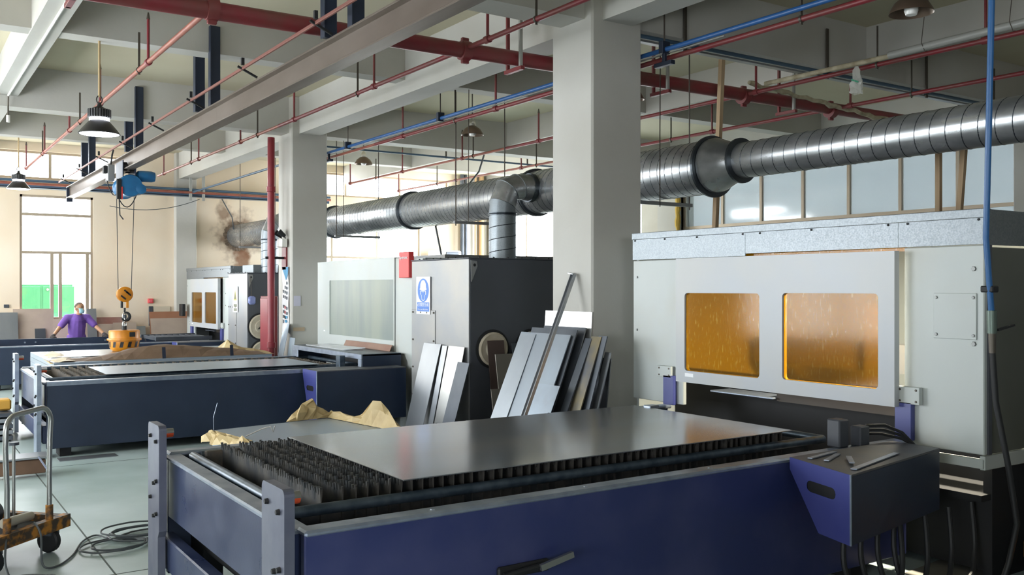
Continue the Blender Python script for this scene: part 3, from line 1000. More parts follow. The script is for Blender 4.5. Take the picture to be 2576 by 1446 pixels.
for k in range(5):
    B().bev(.9 + k * .86, 1.75 + k * .86, -2.0, -1.32, 0, 2.1, .01).build('blocker_body', COLL_S, cb)
    B().bev(.93 + k * .86, 1.72 + k * .86, -1.32, -1.3, .08, 2.05, .005).build('door', COLL_S, cb)
collector('unseen grey dust collector added outside the right edge to cast shade', 1.45, 2.8, 2.237, x0=6.6, x1=8.4)  # unseen collector, added to shade the lower right corner
# safety sign on collector 2
s = thing('safety_sign', 'white and blue helmet sign on the front of the grey dust collector', 'sign', (5.58, 10.37, 1.56))
xs = 5.588
B().bev(xs - .003, xs, 10.185, 10.55, 1.565, 2.035, .001).build('board', SIGNW, s)
cyy, czz = 10.367, 1.865
def disc(r0, r1, z0, m, name, off, n=36, wy=1.0):
    p = [(xs - .003 - off, cyy - wy * r0 * math.cos(2 * PI * k / n), z0 + r0 * math.sin(2 * PI * k / n)) for k in range(n)]
    return B().prism(p, (-.0006, 0, 0)).build(name, m, s)
disc(.148, 0, czz, SIGNB, 'blue_disc', .0)
hp = [(-.075, .03), (-.07, .08), (-.04, .118), (0, .128), (.04, .118), (.07, .08), (.075, .03), (.092, .012), (.06, -.0), (0, -.01), (-.06, 0), (-.092, .012)]
B().prism([(xs - .0040, cyy - a, czz + c) for a, c in hp], (-.0006, 0, 0)).build('helmet_symbol', SIGNW, s)
fp_ = [(-.07, -.004), (-.075, -.05), (-.05, -.06), (-.035, -.12), (0, -.135), (.035, -.12), (.05, -.06), (.075, -.05), (.07, -.004), (0, -.02)]
B().prism([(xs - .0040, cyy - a, czz + c) for a, c in fp_], (-.0006, 0, 0)).build('face_outline', SIGNW, s)
B().prism([(xs - .0050, cyy - a * .82, czz - .008 + c * .88) for a, c in fp_], (-.0006, 0, 0)).build('face_symbol', SIGNB, s)
B().bev(xs - .0042, xs - .003, 10.21, 10.53, 1.60, 1.715, .0003).build('text_band', SIGNB, s)
text('必须戴安全帽', .05, SIGNW, s, (xs - .005, 10.37, 1.68), ROT_MX, ext=.0005)
text('Must wear safety helmet', .026, SIGNW, s, (xs - .005, 10.37, 1.625), ROT_MX, ext=.0005)
# warning plate on collector 3
s = thing('warning_plate', 'narrow white plate with a yellow triangle on the far dust collector', 'sign', (5.59, 18.0, 1.35))
B().bev(5.586, 5.59, 17.87, 18.17, 1.42, 1.92, .001).build('board', SIGNW, s)
B().prism([(5.585, 18.02, 1.86), (5.585, 17.92, 1.65), (5.585, 18.12, 1.65)], (-.001, 0, 0)).build('triangle', mat('sign_yellow', 'c8c04a', .5), s)
B().prism([(5.5835, 18.02, 1.82), (5.5835, 17.955, 1.67), (5.5835, 18.085, 1.67)], (-.001, 0, 0)).build('triangle_symbol', mat('sign_olive', '5a5a2c', .5), s)
for i in range(8):
    yy = 18.1 - (i % 4) * .05
    zz = 1.58 - (i // 4) * .08
    B().box(5.5835, 5.585, yy - .035, yy, zz - .055, zz).build('print_mark', mat('sign_olive', '5a5a2c', .5), s)
# hanging goggles string on collector 3
o = B().tube([(5.66, 17.31, 2.08), (5.66, 17.29, 1.9), (5.67, 17.29, 1.72)], .006, 6).build('hanging_strap', WIRE)
tag(o, 'thin strap hung on the lifting lug of the far collector', 'strap')
o = B().bev(5.60, 5.74, 17.24, 17.31, 1.58, 1.74, .03).build('safety_visor', mat('visor_plastic', '8f9ad0', .15, alpha=.8), smooth=True)
tag(o, 'pale blue visor hanging from a strap on the far collector', 'visor')

# ================================================================== VENTILATION DUCT
D = thing('ventilation_duct', 'long galvanised spiral duct running under the ceiling to the end wall', 'duct', (7.2, 12, 2.85))
def helix(b, x, z, y0, y1, r, pitch, w=.006, h=.003, n=32):
    turns = (y1 - y0) / pitch
    m = int(turns * n)
    rows = []
    vs_, fs = [], []
    for i in range(m + 1):
        t = i / n * 2 * PI
        y = y0 + pitch * i / n
        for dy_, rr in ((-w, r - .001), (0, r + h), (w, r - .001)):
            vs_.append((x + rr * math.cos(t), y + dy_, z + rr * math.sin(t)))
    for i in range(m):
        for k in range(2):
            fs.append((i * 3 + k, i * 3 + k + 1, i * 3 + 3 + k + 1, i * 3 + 3 + k))
    b.add(vs_, fs)
ZD = 3.168
segs = [(6.98, 10.18), (10.18, 13.7), (13.7, 16.91), (16.91, 20.2), (20.2, YE + .05)]
for y0, y1 in segs:
    p = B().cyl((7.2, y0, ZD), (7.2, y1, ZD), .285, n=40, cap=False).build('duct_section', DUCT, D, True)
    b = B()
    helix(b, 7.2, ZD, y0 + .03, y1 - .03, .285, .115)
    b.build('spiral_seam', DUCTD, p)
for y in (10.18, 13.7, 16.91, 20.2):
    B().lathe([(.285, -.03), (.318, -.028), (.318, -.006), (.30, -.004), (.30, .004), (.318, .006), (.318, .028), (.285, .03)], (7.2, y, ZD), 40, 'y').build('flange', DUCTD, D)
# reducer and smaller run
B().lathe([(.285, .02), (.325, .016), (.325, -.012), (.3, -.014)], (7.2, 6.97, ZD), 40, 'y').build('flange', DUCTD, D)
rd = B().lathe([(.285, 0), (.285, -.05), (.19, -.31), (.185, -.36)], (7.2, 6.95, ZD + .01), 40, 'y').build('reducer', DUCT, D, True)
B().lathe([(.185, .02), (.23, .016), (.23, -.012), (.186, -.02)], (7.2, 6.58, ZD + .02), 36, 'y').build('flange', DUCTD, D)
p = B().cyl((7.2, 6.58, ZD + .02), (7.2, -2, ZD + .02), .18, n=36, cap=False).build('duct_section', DUCT, D, True)
b = B()
helix(b, 7.2, ZD + .02, -2, 6.55, .18, .135)
b.build('spiral_seam', DUCTD, p)
def branch(parent, x, y, z0, r):
    """vertical riser with a lobster-back elbow turning into +x and meeting the main duct"""
    zt = ZD - .28
    p = B().cyl((x, y, z0), (x, y, zt - .06), r, n=32, cap=False).build('riser', GALV, parent, True)
    b = B()
    m = int((zt - z0 - .1) / .155 * 28)
    pts = []
    vs_, fs = [], []
    for i in range(m + 1):
        t = i / 28 * 2 * PI
        z = z0 + .02 + .155 * i / 28
        for dz_, rr in ((-.006, r - .001), (0, r + .005), (.006, r - .001)):
            vs_.append((x + rr * math.cos(t), y + rr * math.sin(t), z + dz_))
    for i in range(m):
        for k in range(2):
            fs.append((i * 3 + k, i * 3 + k + 1, i * 3 + 4 + k, i * 3 + 3 + k))
    b.add(vs_, fs)
    b.build('spiral_seam', DUCTD, p)
    B().lathe([(r, -.02), (r + .012, -.018), (r + .012, -.008), (r + .003, 0), (r + .012, .008), (r + .012, .018), (r, .02)], (x, y, zt - .06), 32).build('clamp_ring', DUCTD, parent)
    # elbow
    R = .30
    c = V((x + R, y, zt))
    prev = None
    rings = []
    for k in range(5):
        a = math.radians([0, 0, 22.5, 67.5, 90][k])
        rings.append((c + V((-R * math.cos(a), 0, R * math.sin(a))), a))
    rings[0] = (V((x, y, zt - .06)), 0)
    secs = [(0, 1), (1, 2), (2, 3), (3, 4)]
    pts = [rings[0][0], c + V((-R, 0, .06)), c + V((-R * math.cos(PI / 4) * 1.08, 0, R * math.sin(PI / 4) * 1.08 + .02)), c + V((-.06, 0, R)), V((x + R + .1, y, zt + R))]
    dirs = [V((0, 0, 1)), V((.38, 0, .92)).normalized(), V((.72, 0, .72)).normalized(), V((.92, 0, .38)).normalized(), V((1, 0, 0))]
    n = 32
    for k in range(4):
        bb = B()
        vs_ = []
        for pp, dd in ((pts[k], dirs[k]), (pts[k + 1], dirs[k + 1])):
            a = V((0, 1, 0))
            q = dd.cross(a).normalized()
            for i in range(n):
                t = 2 * PI * i / n
                vs_.append(pp + a * r * math.cos(t) + q * r * math.sin(t))
        bb.add(vs_, [(i, (i + 1) % n, n + (i + 1) % n, n + i) for i in range(n)])
        el = bb.build('elbow_segment', DUCT if k else GALV, parent, True)
        a = V((0, 1, 0))
        q = dirs[k + 1].cross(a).normalized()
        B().tube([pts[k + 1] + (a * math.cos(t * 2 * PI / 32) + q * math.sin(t * 2 * PI / 32)) * r for t in range(32)], .006, 5, closed=True).build('seam_ring', GALV, el)
    zz = zt + R
    B().lathe([(r, -.03), (r + .015, -.03), (r + .015, .03), (r, .03)], (x + R + .12, y, zz), 32, 'x').build('clamp_ring', DUCTD, parent)
    B().cyl((x + R + .1, y, zz), (7.2, y, zz), r, n=32, cap=False).build('collar', DUCT, parent, True)
b1 = thing('branch_duct', 'short galvanised riser duct with an elbow on top of the grey collector', 'duct', (6.47, 9.9, 2.25), 'riser ducts on the collectors')
branch(b1, 6.47, 9.9, 2.248, .172)
b2 = thing('branch_duct', 'galvanised riser duct behind the red standpipe', 'duct', (6.15, 17.9, 2.2), 'riser ducts on the collectors')
branch(b2, 6.16, 17.7, 2.19, .165)
# soot and rough hole at the end wall
b = B()
vs_ = []
n = 72
for k in range(n):
    t = 2 * PI * k / n
    for rr in (.27, random.uniform(.33, .39)):
        vs_.append((7.2 + rr * math.cos(t), YE - .012 - .02 * random.random(), ZD + rr * math.sin(t)))
b.add(vs_, [(2 * k, 2 * k + 1, (2 * k + 3) % (2 * n), (2 * k + 2) % (2 * n)) for k in range(n)])
o = b.build('soot_ring', SOOT)
struct(o)
# duct hangers
def hanger(y, x=7.2, w=.42, z=None, r=.30):
    z = ZD - r - .03 if z is None else z
    e = thing('duct_hanger', 'thin rod trapeze carrying the duct %s' % {8.6: 'next to the big column', 11.6: 'near the elbow', 15.9: 'before the far column', 7.75: 'under the reducer', 21.5: 'by the end wall'}[y], 'hanger', (x, y, z), 'duct hangers')
    for s_ in (-1, 1):
        B().cyl((x + s_ * w, y, z - .05), (x + s_ * w, y, 5.1), .008, n=6).build('rod', WIRE, e)
    B().bev(x - w - .03, x + w + .03, y - .025, y + .025, z - .02, z + .02, .003).build('strut', COLL_F, e)
for y in (7.75, 11.6, 15.9, 21.5):
    hanger(y)

# ================================================================== CRANE RAIL AND HOIST
RX = 3.2
r = thing('crane_rail', 'long brownish steel I-beam crane rail hung under the ceiling beams', 'crane rail', (RX, 10, 3.79))
for y0, y1 in ((-3, 11.0), (11.0, 21.7)):
    b = B().bev(RX - .075, RX + .075, y0, y1, 3.79, 3.808, .003)
    b.bev(RX - .006, RX + .006, y0, y1, 3.8, 4.02, .001)
    b.bev(RX - .075, RX + .075, y0, y1, 4.012, 4.03, .003)
    b.build('rail_section', RAIL, r)
for yb, zt in ((7.12, 4.98), (11.14, 4.98), (15.14, 4.98), (19.12, 4.98), (2.95, 4.98)):
    for s_, dx in ((-1, .0), (1, -.06)):
        y = yb - .03 if s_ < 0 else yb + .40
        b = B().bev(RX + dx - .05, RX + dx + .06, y - .03, y + .03, 4.03, zt, .004)
        b.bev(RX + dx - .06, RX + dx - .05, y - .045, y + .05, 4.03, zt, .002)
        b.build('hanger_channel', STRUT, r)
B().bev(RX - .06, RX + .06, 21.7, 21.75, 3.72, 4.05, .004).build('end_stop', STRUT, r)
c = thing('conductor_bar', 'slim reddish power bar running alongside the crane rail', 'power bar', (RX - .2, 10, 4.1))
B().bev(RX - .222, RX - .198, -2, 21.7, 4.11, 4.14, .004).build('bar', mat('power_bar_brown', '7c4a40', .5), c)
for k in range(9):
    y = 5.5 + k * 1.95
    B().bar((RX - .21, y, 4.16), (RX - .21, y, 4.23), .03, .03).build('clip', BLACK, c)
    B().bar((RX - .26, y, 4.14), (RX - .06, y, 4.05), .02, .02).build('bracket', BLACK, c)
HY = 16.05
hst = thing('electric_hoist', 'blue electric hoist hanging from the crane rail', 'hoist', (RX, HY, 3.4))
B().lathe([(.02, -.30), (.165, -.30), (.178, -.27), (.178, -.22), (.165, -.2), (.165, .2), (.178, .22), (.178, .27), (.15, .3), (.02, .3)], (RX + .02, HY, 3.53), 32, 'y').build('drum_housing', HOISTB, hst, True)
B().lathe([(.02, -.31), (.08, -.30), (.085, -.1), (.08, .0)], (RX + .17, HY, 3.48), 20, 'y').build('gear_cover', HOISTB, hst, True)
B().lathe([(.05, 0), (.085, .03), (.09, .08), (.09, .24), (.075, .29), (.03, .3)], (RX + .12, HY - .15, 3.70), 20, 'x').build('drive_motor', HOISTB, hst, True)
B().cyl((RX + .03, HY - .1, 3.6), (RX + .13, HY - .1, 3.7), .05, n=12).build('motor_mount', STRUT, hst)
for sy in (-.16, .16):
    for sx in (-1, 1):
        B().cyl((RX + sx * .02, HY + sy, 3.84), (RX + sx * .085, HY + sy, 3.84), .07, n=18).build('trolley_wheel', BLACK, hst, True)
for sx in (-1, 1):
    B().bev(RX + sx * .095 - .008, RX + sx * .095 + .008, HY - .26, HY + .26, 3.66, 3.93, .003).build('trolley_plate', STRUT, hst)
B().bev(RX - .3, RX - .2, HY - .15, HY + .05, 3.6, 3.86, .006).build('control_box', COLL_F, hst)
B().bev(RX - .36, RX - .3, HY - .12, HY - .02, 3.72, 3.84, .006).build('limit_switch', BLACK, hst)
B().tube([(RX - .25, HY - .1, 3.86), (RX - .23, HY - .1, 4.02), (RX - .21, HY - .1, 4.1)], .014, 6).build('collector_arm', BLACK, hst)
B().bev(RX - .2, RX - .13, HY - .32, HY - .26, 3.3, 3.62, .008).build('pendant_case', BLACK, hst)
B().bev(RX - .13, RX - .11, HY - .32, HY - .26, 3.3, 3.5, .004).build('pendant_stripe', REDBOX, hst)
def sag(p0, p1, drop, n=10):
    p0, p1 = V(p0), V(p1)
    return [p0.lerp(p1, i / n) - V((0, 0, drop * 4 * (i / n) * (1 - i / n))) for i in range(n + 1)]
B().tube(sag((RX - .18, HY - .28, 3.35), (RX + .13, HY - .2, 3.42), .2), .008, 6).build('loop_cable', BLACK, hst)
B().tube([(RX - .16, HY - .29, 3.3), (RX - .15, HY - .29, 3.05), (RX - .1, HY - .3, 2.98)], .01, 6).build('pendant_cable', BLACK, hst)
B().tube(sag((RX - .3, HY - .05, 3.62), (RX - .18, HY - .28, 3.4), .12), .008, 6).build('loop_cable', BLACK, hst)
for sx, bx in ((-.145, -.11), (.125, .09)):
    B().tube([(RX + sx, HY, 3.4), (RX + bx, HY + .05, 1.85)], .006, 6).build('wire_rope', BLACK, hst)
BY = HY + .06
hk = thing('hook_block', 'orange pulley block with a black hook hanging on two ropes', 'hook', (RX - .01, BY, 1.4), None)
bx_, bz = RX - .01, 1.79
B().lathe([(.02, -.05), (.10, -.05), (.125, -.035), (.125, -.012), (.11, -.008), (.11, .008), (.125, .012), (.125, .035), (.10, .05), (.02, .05)], (bx_, BY, bz), 28, 'y').build('sheave_cover', YELLOW, hk, True)
for k, (dx, dz_) in enumerate(((.02, .04), (.05, .01), (-.03, -.05))):
    B().bar((bx_ + dx - .035, BY - .053, bz + dz_ + .03), (bx_ + dx + .035, BY - .053, bz + dz_ - .03), .012, .024).build('black_stripe', BLACK, hk)
B().bev(bx_ - .06, bx_ - .03, BY - .03, BY + .03, bz - .22, bz - .08, .004).build('cheek', BLACK, hk)
B().bev(bx_ + .02, bx_ + .06, BY - .03, BY + .03, bz - .22, bz - .08, .004).build('cheek', YELLOW, hk)
pts = [(bx_, BY, bz - .22), (bx_, BY, bz - .29)]
for k in range(12):
    a = math.radians(80 - k * 21)
    pts.append((bx_ + .012 + .066 * math.cos(a), BY, bz - .36 + .066 * math.sin(a)))
B().tube(pts, [.018, .016] + [.018, .02, .022, .024, .026, .027, .027, .025, .022, .018, .013, .008], 10).build('hook', BLACK, hk, True)
# lifting magnet
MY = BY + .02
mg = thing('lifting_magnet', 'round orange lifting magnet with black hazard stripes on the wrapped stack', 'magnet', (bx_, MY, .86))
z0 = .872
B().lathe([(.18, 0), (.2, .02), (.225, .06), (.235, .16), (.235, .17), (.262, .172), (.265, .185), (.262, .2), (.24, .205), (.235, .22), (.237, .32), (.225, .335), (.05, .34)], (bx_, MY, z0), 40).build('magnet_body', YELLOW, mg, True)
for k in range(12):
    a0 = 2 * PI * k / 12
    vs_ = []
    for dz_, sh, rr in ((.065, 0, .2285), (.155, .09, .2372)):
        for da in (0, .22):
            t = a0 + da + sh
            vs_.append((bx_ + rr * math.cos(t), MY + rr * math.sin(t), z0 + dz_))
    B().add(vs_, [(0, 1, 3, 2)]).build('hazard_stripe', BLACK, mg)
B().bev(bx_ + .03, bx_ + .12, MY - .24, MY - .22, z0 + .235, z0 + .31, .004).build('terminal_cover', BLACK, mg)
B().tube([(bx_, MY, z0 + .34), (bx_, MY, z0 + .40)], .04, 10).build('eye_base', BLACK, mg)
B().tube([(bx_, MY, z0 + .39), (bx_, MY, z0 + .47)], .02, 8).build('shackle_pin', CHROME, mg)
for k in range(3):
    zc = z0 + .43 + k * .065
    ring = [(bx_ + (.028 * math.cos(t) if k % 2 == 0 else 0), MY + (0 if k % 2 == 0 else .028 * math.cos(t)), zc + .05 * math.sin(t)) for t in [2 * PI * i / 12 for i in range(12)]]
    B().tube(ring, .01, 6, closed=True).build('chain_link', CHROME, mg)
B().tube([(bx_, MY, z0 + .58), (bx_ + .004, MY - .01, bz - .40)], .022, 8).build('sling', mat('grey_sling', '565a60', .7), mg)
B().tube(sag((bx_ + .23, MY, z0 + .15), (bx_ + .34, MY + .02, z0 + .14), -.06), .008, 6).build('lead', CABLE, mg)

# ================================================================== SPRINKLER PIPES
def tagp(o, label, cat='pipe', group=None):
    return tag(o, label, cat, group)
YM, ZM = 8.1, 4.29
mp_ = thing('sprinkler_main', 'thick red sprinkler main running across under the beams', 'pipe', (6, YM, ZM))
B().cyl((.2, YM, ZM - .02), (12.4, YM, ZM + .04), .078, n=24).build('pipe', REDP, mp_, True)
for x in (2.31, 4.84, 6.42, 8.9, 10.6):
    B().lathe([(.078, -.05), (.098, -.048), (.1, 0), (.098, .048), (.078, .05)], (x, YM, ZM), 24, 'x').build('coupling', REDP, mp_, True)
    B().bev(x - .04, x + .04, YM - .02, YM + .02, ZM + .08, ZM + .13, .006).build('clamp_ear', REDP, mp_)
    B().bev(x - .04, x + .04, YM - .02, YM + .02, ZM - .13, ZM - .08, .006).build('clamp_ear', REDP, mp_)
for x in (1.2, 5.44, 7.5, 9.7):
    for sy in (-.12, .12):
        B().bev(x - .018, x + .018, YM + sy - .015, YM + sy + .015, ZM - .14, 5.1, .003).build('bracket_post', (REDP if sy > 0 else PVC) if x > 3 else STRUT, mp_)
    B().bev(x - .025, x + .025, YM - .16, YM + .16, ZM - .14, ZM - .10, .003).build('bracket_shelf', REDP, mp_)
WORDS = {2.31: 'leftmost thin sprinkler branch, red with painted-in glare, passing the lit high-bay lamp',
         4.84: 'thin red sprinkler branch crossing the main in front of the crane rail end',
         6.42: 'thin red sprinkler branch tucked under the blue air pipe',
         8.9: 'thin red sprinkler branch above the long duct',
         10.6: 'thin red sprinkler branch farthest to the side window'}
def branch_pipe(x, z, y0, y1, risers, hangers, r=.026, m=REDP):
    e = thing('sprinkler_branch', WORDS[x], 'pipe', (x, (y0 + y1) / 2, z), 'sprinkler branches')
    if x == 2.31:
        B().cyl((x, y0, z), (x, YM, z), r + .008, n=14).build('pipe', BRNP, e, True)
        B().cyl((x, YM, z), (x, y1, z), r, n=14).build('pipe', BRNP, e, True)
    else:
        B().cyl((x, y0, z), (x, 13.5, z), r, n=14).build('pipe', m, e, True)
        B().cyl((x, 13.5, z), (x, y1, z), r * .85, n=14).build('pipe', BRNP, e, True)  # far run takes the glare-paled colour
    for y in risers:
        B().cyl((x, y, z), (x, y, z + .46), .015, n=8).build('sprinkler_riser', REDP, e, True)
        B().cyl((x, y, z + .46), (x, y, z + .53), .02, .008, n=8).build('sprinkler_head', RODM, e)
        B().lathe([(r, -.04), (r + .012, -.035), (r + .012, .035), (r, .04)], (x, y, z), 12, 'y').build('tee', m, e, True)
    for y in hangers:
        B().bev(x - .012, x + .012, y - .004, y + .004, z - .05, z + .42, .001).build('hanger_strip', RODM, e)
        B().lathe([(r + .006, -.012), (r + .009, 0), (r + .006, .012)], (x, y, z), 12, 'y').build('hanger_ring', RODM, e)
branch_pipe(2.31, 4.31, 8.1, 21.1, (10.46, 13.2, 15.7, 18.45, 21.1), (10.9, 14.75, 18.7))
branch_pipe(4.84, 4.31, 1, 21.0, (7.67, 10.22, 12.87, 15.33, 17.83, 20.5), (6.85, 10.69, 14.47, 18.35))
branch_pipe(6.42, 4.17, 2, 15.6, (9.98, 12.56), (5.2, 11.0))
branch_pipe(8.9, 4.31, 2, 20.1, (5.0, 7.9, 10.2, 12.53, 14.99, 17.43, 20.07), (6.2, 11.1, 14.6, 18.7))
branch_pipe(10.6, 4.31, 2, 20.96, (5.3, 7.79, 10.29, 12.9, 15.53, 18.15, 20.96), (6.9, 11.2, 15.0, 19.0))
# standpipe
sp = thing('standpipe', 'vertical red standpipe in front of the far column', 'pipe', (5.35, 15.3, 0))
B().cyl((5.35, 15.3, 0), (5.35, 15.3, 4.42), .06, n=20).build('pipe', REDB, sp, True)
B().lathe([(.06, -.05), (.075, -.045), (.075, .045), (.06, .05)], (5.35, 15.3, .93), 20).build('coupling', REDB, sp, True)
B().lathe([(.06, -.05), (.075, -.045), (.075, .045), (.06, .05)], (5.35, 15.3, 3.55), 20).build('coupling', REDB, sp, True)
B().bev(5.25, 5.6, 15.28, 15.32, 2.38, 2.42, .003).build('bracket_arm', BLACK, sp)
B().bev(5.57, 5.6, 15.2, 15.4, 2.2, 2.58, .003).build('bracket_plate', REDP, sp)
hb = thing('hose_cabinet', 'flat dark red hose cabinet behind the standpipe', 'cabinet', (5.45, 15.8, .75))
B().bev(5.44, 5.6, 15.68, 16.1, .72, 1.75, .006).build('case', REDP, hb)
B().bev(5.425, 5.44, 15.70, 16.08, .76, 1.71, .004).build('door', REDB, hb)
# blue pipes
bp = thing('air_pipe', 'bright blue air pipe running past the big column', 'pipe', (6.3, 8, 4.22))
B().cyl((6.3, 1, 4.22), (6.3, 15.4, 4.22), .024, n=14).build('pipe', BLUEP, bp, True)
B().bev(6.33, 6.36, 6.0, 15.4, 4.19, 4.20, .002).build('white_conduit', PVC, bp)
for y in (7.9, 11.2, 14.3, 6.75):
    B().bev(6.25, 6.35, y - .03, y + .03, 4.18, 4.30, .004).build('clamp_block', STRUT, bp)
    B().cyl((6.3, y, 4.3), (6.3, y, 5.1), .008, n=6).build('rod', WIRE, bp)
for y, x in ((6.75, 6.3), (15.1, 6.3)):
    B().bev(x - .03, x + .03, y - .12, y + .12, 4.06, 4.10, .004).build('bracket_foot', STRUT, bp)
    B().bev(x - .015, x + .015, y - .02, y + .02, 4.08, 4.2, .003).build('bracket_stem', STRUT, bp)
bp = thing('air_pipe', 'thin dark blue pipe crossing under the far main beam', 'pipe', (10, 15.55, 4.4))
B().cyl((6.0, 15.6, 4.40), (14.3, 15.6, 4.40), .018, n=10).build('pipe', BLUED, bp, True)
for x in (6.9, 8.9, 10.8, 12.6):
    B().bev(x - .015, x + .015, 15.59, 15.61, 4.38, 4.9, .002).build('hanger_strip', RODM, bp)
bp = thing('air_pipe', 'dull blue pipe with a tray under the beam right of the big column', 'pipe', (10, 7.1, 4.4))
B().cyl((6.2, 7.06, 4.42), (14.3, 7.06, 4.42), .022, n=10).build('pipe', BLUED, bp, True)
B().bev(6.2, 14.3, 7.12, 7.2, 4.39, 4.41, .003).build('tray', COLL_F, bp)
for x in (6.9, 9.2, 11.2, 12.8):
    B().bev(x - .02, x + .02, 7.07, 7.09, 4.36, 4.95, .002).build('hanger_strip', RODM, bp)
    B().bev(x - .05, x - .02, 7.03, 7.09, 4.395, 4.445, .004).build('clip', BLACK, bp)
tr = thing('cable_tray', 'grey-blue cable tray with pipes along the end wall', 'cable tray', (5, 22.6, 4.1))
B().bev(XL, 9.4, 22.5, 22.75, 4.05, 4.07, .003).build('tray_base', BLUED, tr)
B().bev(XL, 9.4, 22.5, 22.51, 4.05, 4.12, .002).build('tray_edge', BLUED, tr)
B().cyl((XL, 22.45, 4.2), (9.4, 22.45, 4.2), .03, n=10).build('pipe', BLUED, tr, True)
B().cyl((XL, 22.42, 4.13), (9.4, 22.42, 4.13), .03, n=10).build('pipe', BRNP, tr, True)
for x in (1.7, 5.9, 6.2, 8.2):
    B().bev(x - .03, x + .03, 22.4, 22.46, 3.95, 4.6, .004).build('hanger_post', PVC, tr)
bp = thing('air_pipe', 'pale blue pipe slanting from the end wall tray towards the standpipe', 'pipe', (6.0, 19, 4.1))
B().cyl((5.95, 22.4, 4.14), (5.95, 15.7, 4.14), .022, n=10).build('pipe', BLUED, bp, True)
# drop pipe at the cutter corner
dp = thing('drop_hose', 'blue air drop pipe with a valve and black hose beside the white cutter', 'hose', (5.6, 3.1, .4))
B().tube([(5.40, 2.98, 4.66), (5.42, 3.0, 4.0), (5.45, 3.04, 3.0), (5.52, 3.1, 2.2), (5.60, 3.11, 1.75)], .018, 12).build('pipe', mat('deep_blue_pipe', '275a8e', .35), dp, True)
B().bev(5.56, 5.63, 3.08, 3.16, 1.87, 1.91, .006).build('clamp', BLACK, dp)
B().cyl((5.60, 3.11, 1.76), (5.605, 3.11, 1.62), .03, .028, 12).build('valve_body', mat('valve_brass', '5d6a62', .4, .5), dp, True)
B().cyl((5.605, 3.11, 1.62), (5.61, 3.11, 1.5), .022, .02, 10).build('valve_tail', RODM, dp, True)
B().bar((5.63, 3.09, 1.64), (5.74, 3.05, 1.67), .025, .012).build('valve_lever', BLACK, dp)
B().tube([(5.61, 3.11, 1.5), (5.63, 3.1, 1.2), (5.70, 3.06, .8), (5.76, 3.04, .45), (5.74, 3.08, .2), (5.66, 3.1, .03), (5.4, 3.05, .02)], .018, 10).build('hose', BLACK, dp, True)
# insulated and grey pipes near the side windows, plastic bag
pv = thing('grey_conduit', 'grey plastic pipe tied above a red branch near the ceiling lamp', 'pipe', (8.8, 4.5, 4.35))
B().cyl((8.82, 6.0, 4.36), (8.82, 1.5, 4.41), .04, n=14).build('thick_pipe', PVC, pv, True)
B().cyl((8.84, 7.7, 4.37), (8.82, 6.0, 4.35), .028, n=12).build('thin_pipe', WRAP, pv, True)
for y in (5.6, 4.9, 4.7):
    B().tube([(8.82, y, 4.67), (8.77, y, 4.4), (8.8, y - .02, 4.31), (8.87, y, 4.33)], .004, 5).build('tie_wire', WIRE, pv)
wp = thing('wrapped_pipe', 'lumpy wrapped pipe lying along the red main', 'pipe', (10, 7.95, 4.42))
pts = [(8.8 + i * .12, 7.92 + .02 * math.sin(i), 4.42 - .008 * i + .012 * math.sin(i * 2.3)) for i in range(28)]
B().tube(pts, [random.uniform(.022, .036) for _ in pts], 10).build('pipe', WRAP, wp, True)
pg = B()
rows = []
for j in range(8):
    row = []
    for i in range(13):
        t = 2 * PI * i / 12
        rr = [.025, .045, .06, .07, .085, .08, .09, .07][j] * random.uniform(.6, 1.2)
        row.append((8.79 + rr * .45 * math.cos(t), 6.38 + rr * math.sin(t), 4.31 - j * .042 + random.uniform(-.015, .015)))
    rows.append(row)
pg.grid(rows)
o = pg.build('plastic_bag', BAGM)
ORG[o] = ORG[o]
B().slab4((8.75, 6.42, 4.16), (8.75, 6.33, 4.12), (8.75, 6.33, 4.14), (8.75, 6.42, 4.18), .002).build('green_print', mat('bag_green', '3f9a78', .5), o)
tag(o, 'crumpled translucent plastic bag hanging from the wrapped pipe', 'plastic bag')
# timber props near the duct
for lab, a, b_, w in (('slanting timber prop behind the reducer of the duct', (8.2, 8.05, .0), (8.2, 7.80, 4.6), .055),
                      ('upright timber post below the duct near the blue drop pipe', (8.2, 5.06, 2.40), (8.2, 5.06, 3.3), .045),
                      ('leaning timber batten below the duct near the blue drop pipe', (8.2, 4.87, 2.40), (8.2, 4.80, 3.3), .045)):
    tag(B().bar(a, b_, w, w).build('timber_prop', WOOD), lab, 'timber')
# conduit on the secondary beam
cd = thing('ceiling_conduit', 'white conduit fixed under the beam at the upper left corner', 'conduit', (1.4, 11, 4.6))
B().cyl((1.42, -2, 4.64), (1.42, 15.05, 4.64), .016, n=8).build('pipe', WHITE, cd, True)
B().tube([(1.42, 15.05, 4.64), (1.42, 15.08, 4.5), (1.42, 15.08, 4.36)], .012, 6).build('drop', RODM, cd)
B().cyl((1.42, 15.08, 4.36), (1.42, 15.08, 4.26), .025, n=8).build('end_plug', WHITE, cd)
for lab, x, y in (('loose vertical wire in front of the long duct near the elbow', 6.75, 11.2), ('loose vertical wire hanging right of the big column', 6.75, 7.3), ('loose vertical wire in front of the far end of the duct', 6.7, 15.4), ('loose vertical wire beside the elbow hanging to the collector', 6.6, 10.2)):
    z1 = {11.2: 2.8, 7.3: 2.75, 15.4: 2.8, 10.2: 3.5}[y]
    tag(B().tube([(x, y, z1), (x, y, 3.5), (x + .01, y, 5.1)], .006, 5).build('hanging_wire', WIRE), lab, 'wire')
tag(B().tube([(8.95, 14.3, 4.3), (8.9, 14.4, 4.0), (8.2, 14.2, 3.3), (7.45, 13.4, 2.9), (7.3, 12.9, 2.3)], .016, 6).build('black_cable', CABLE), 'dark cable coming down behind the duct from a red branch', 'cable')
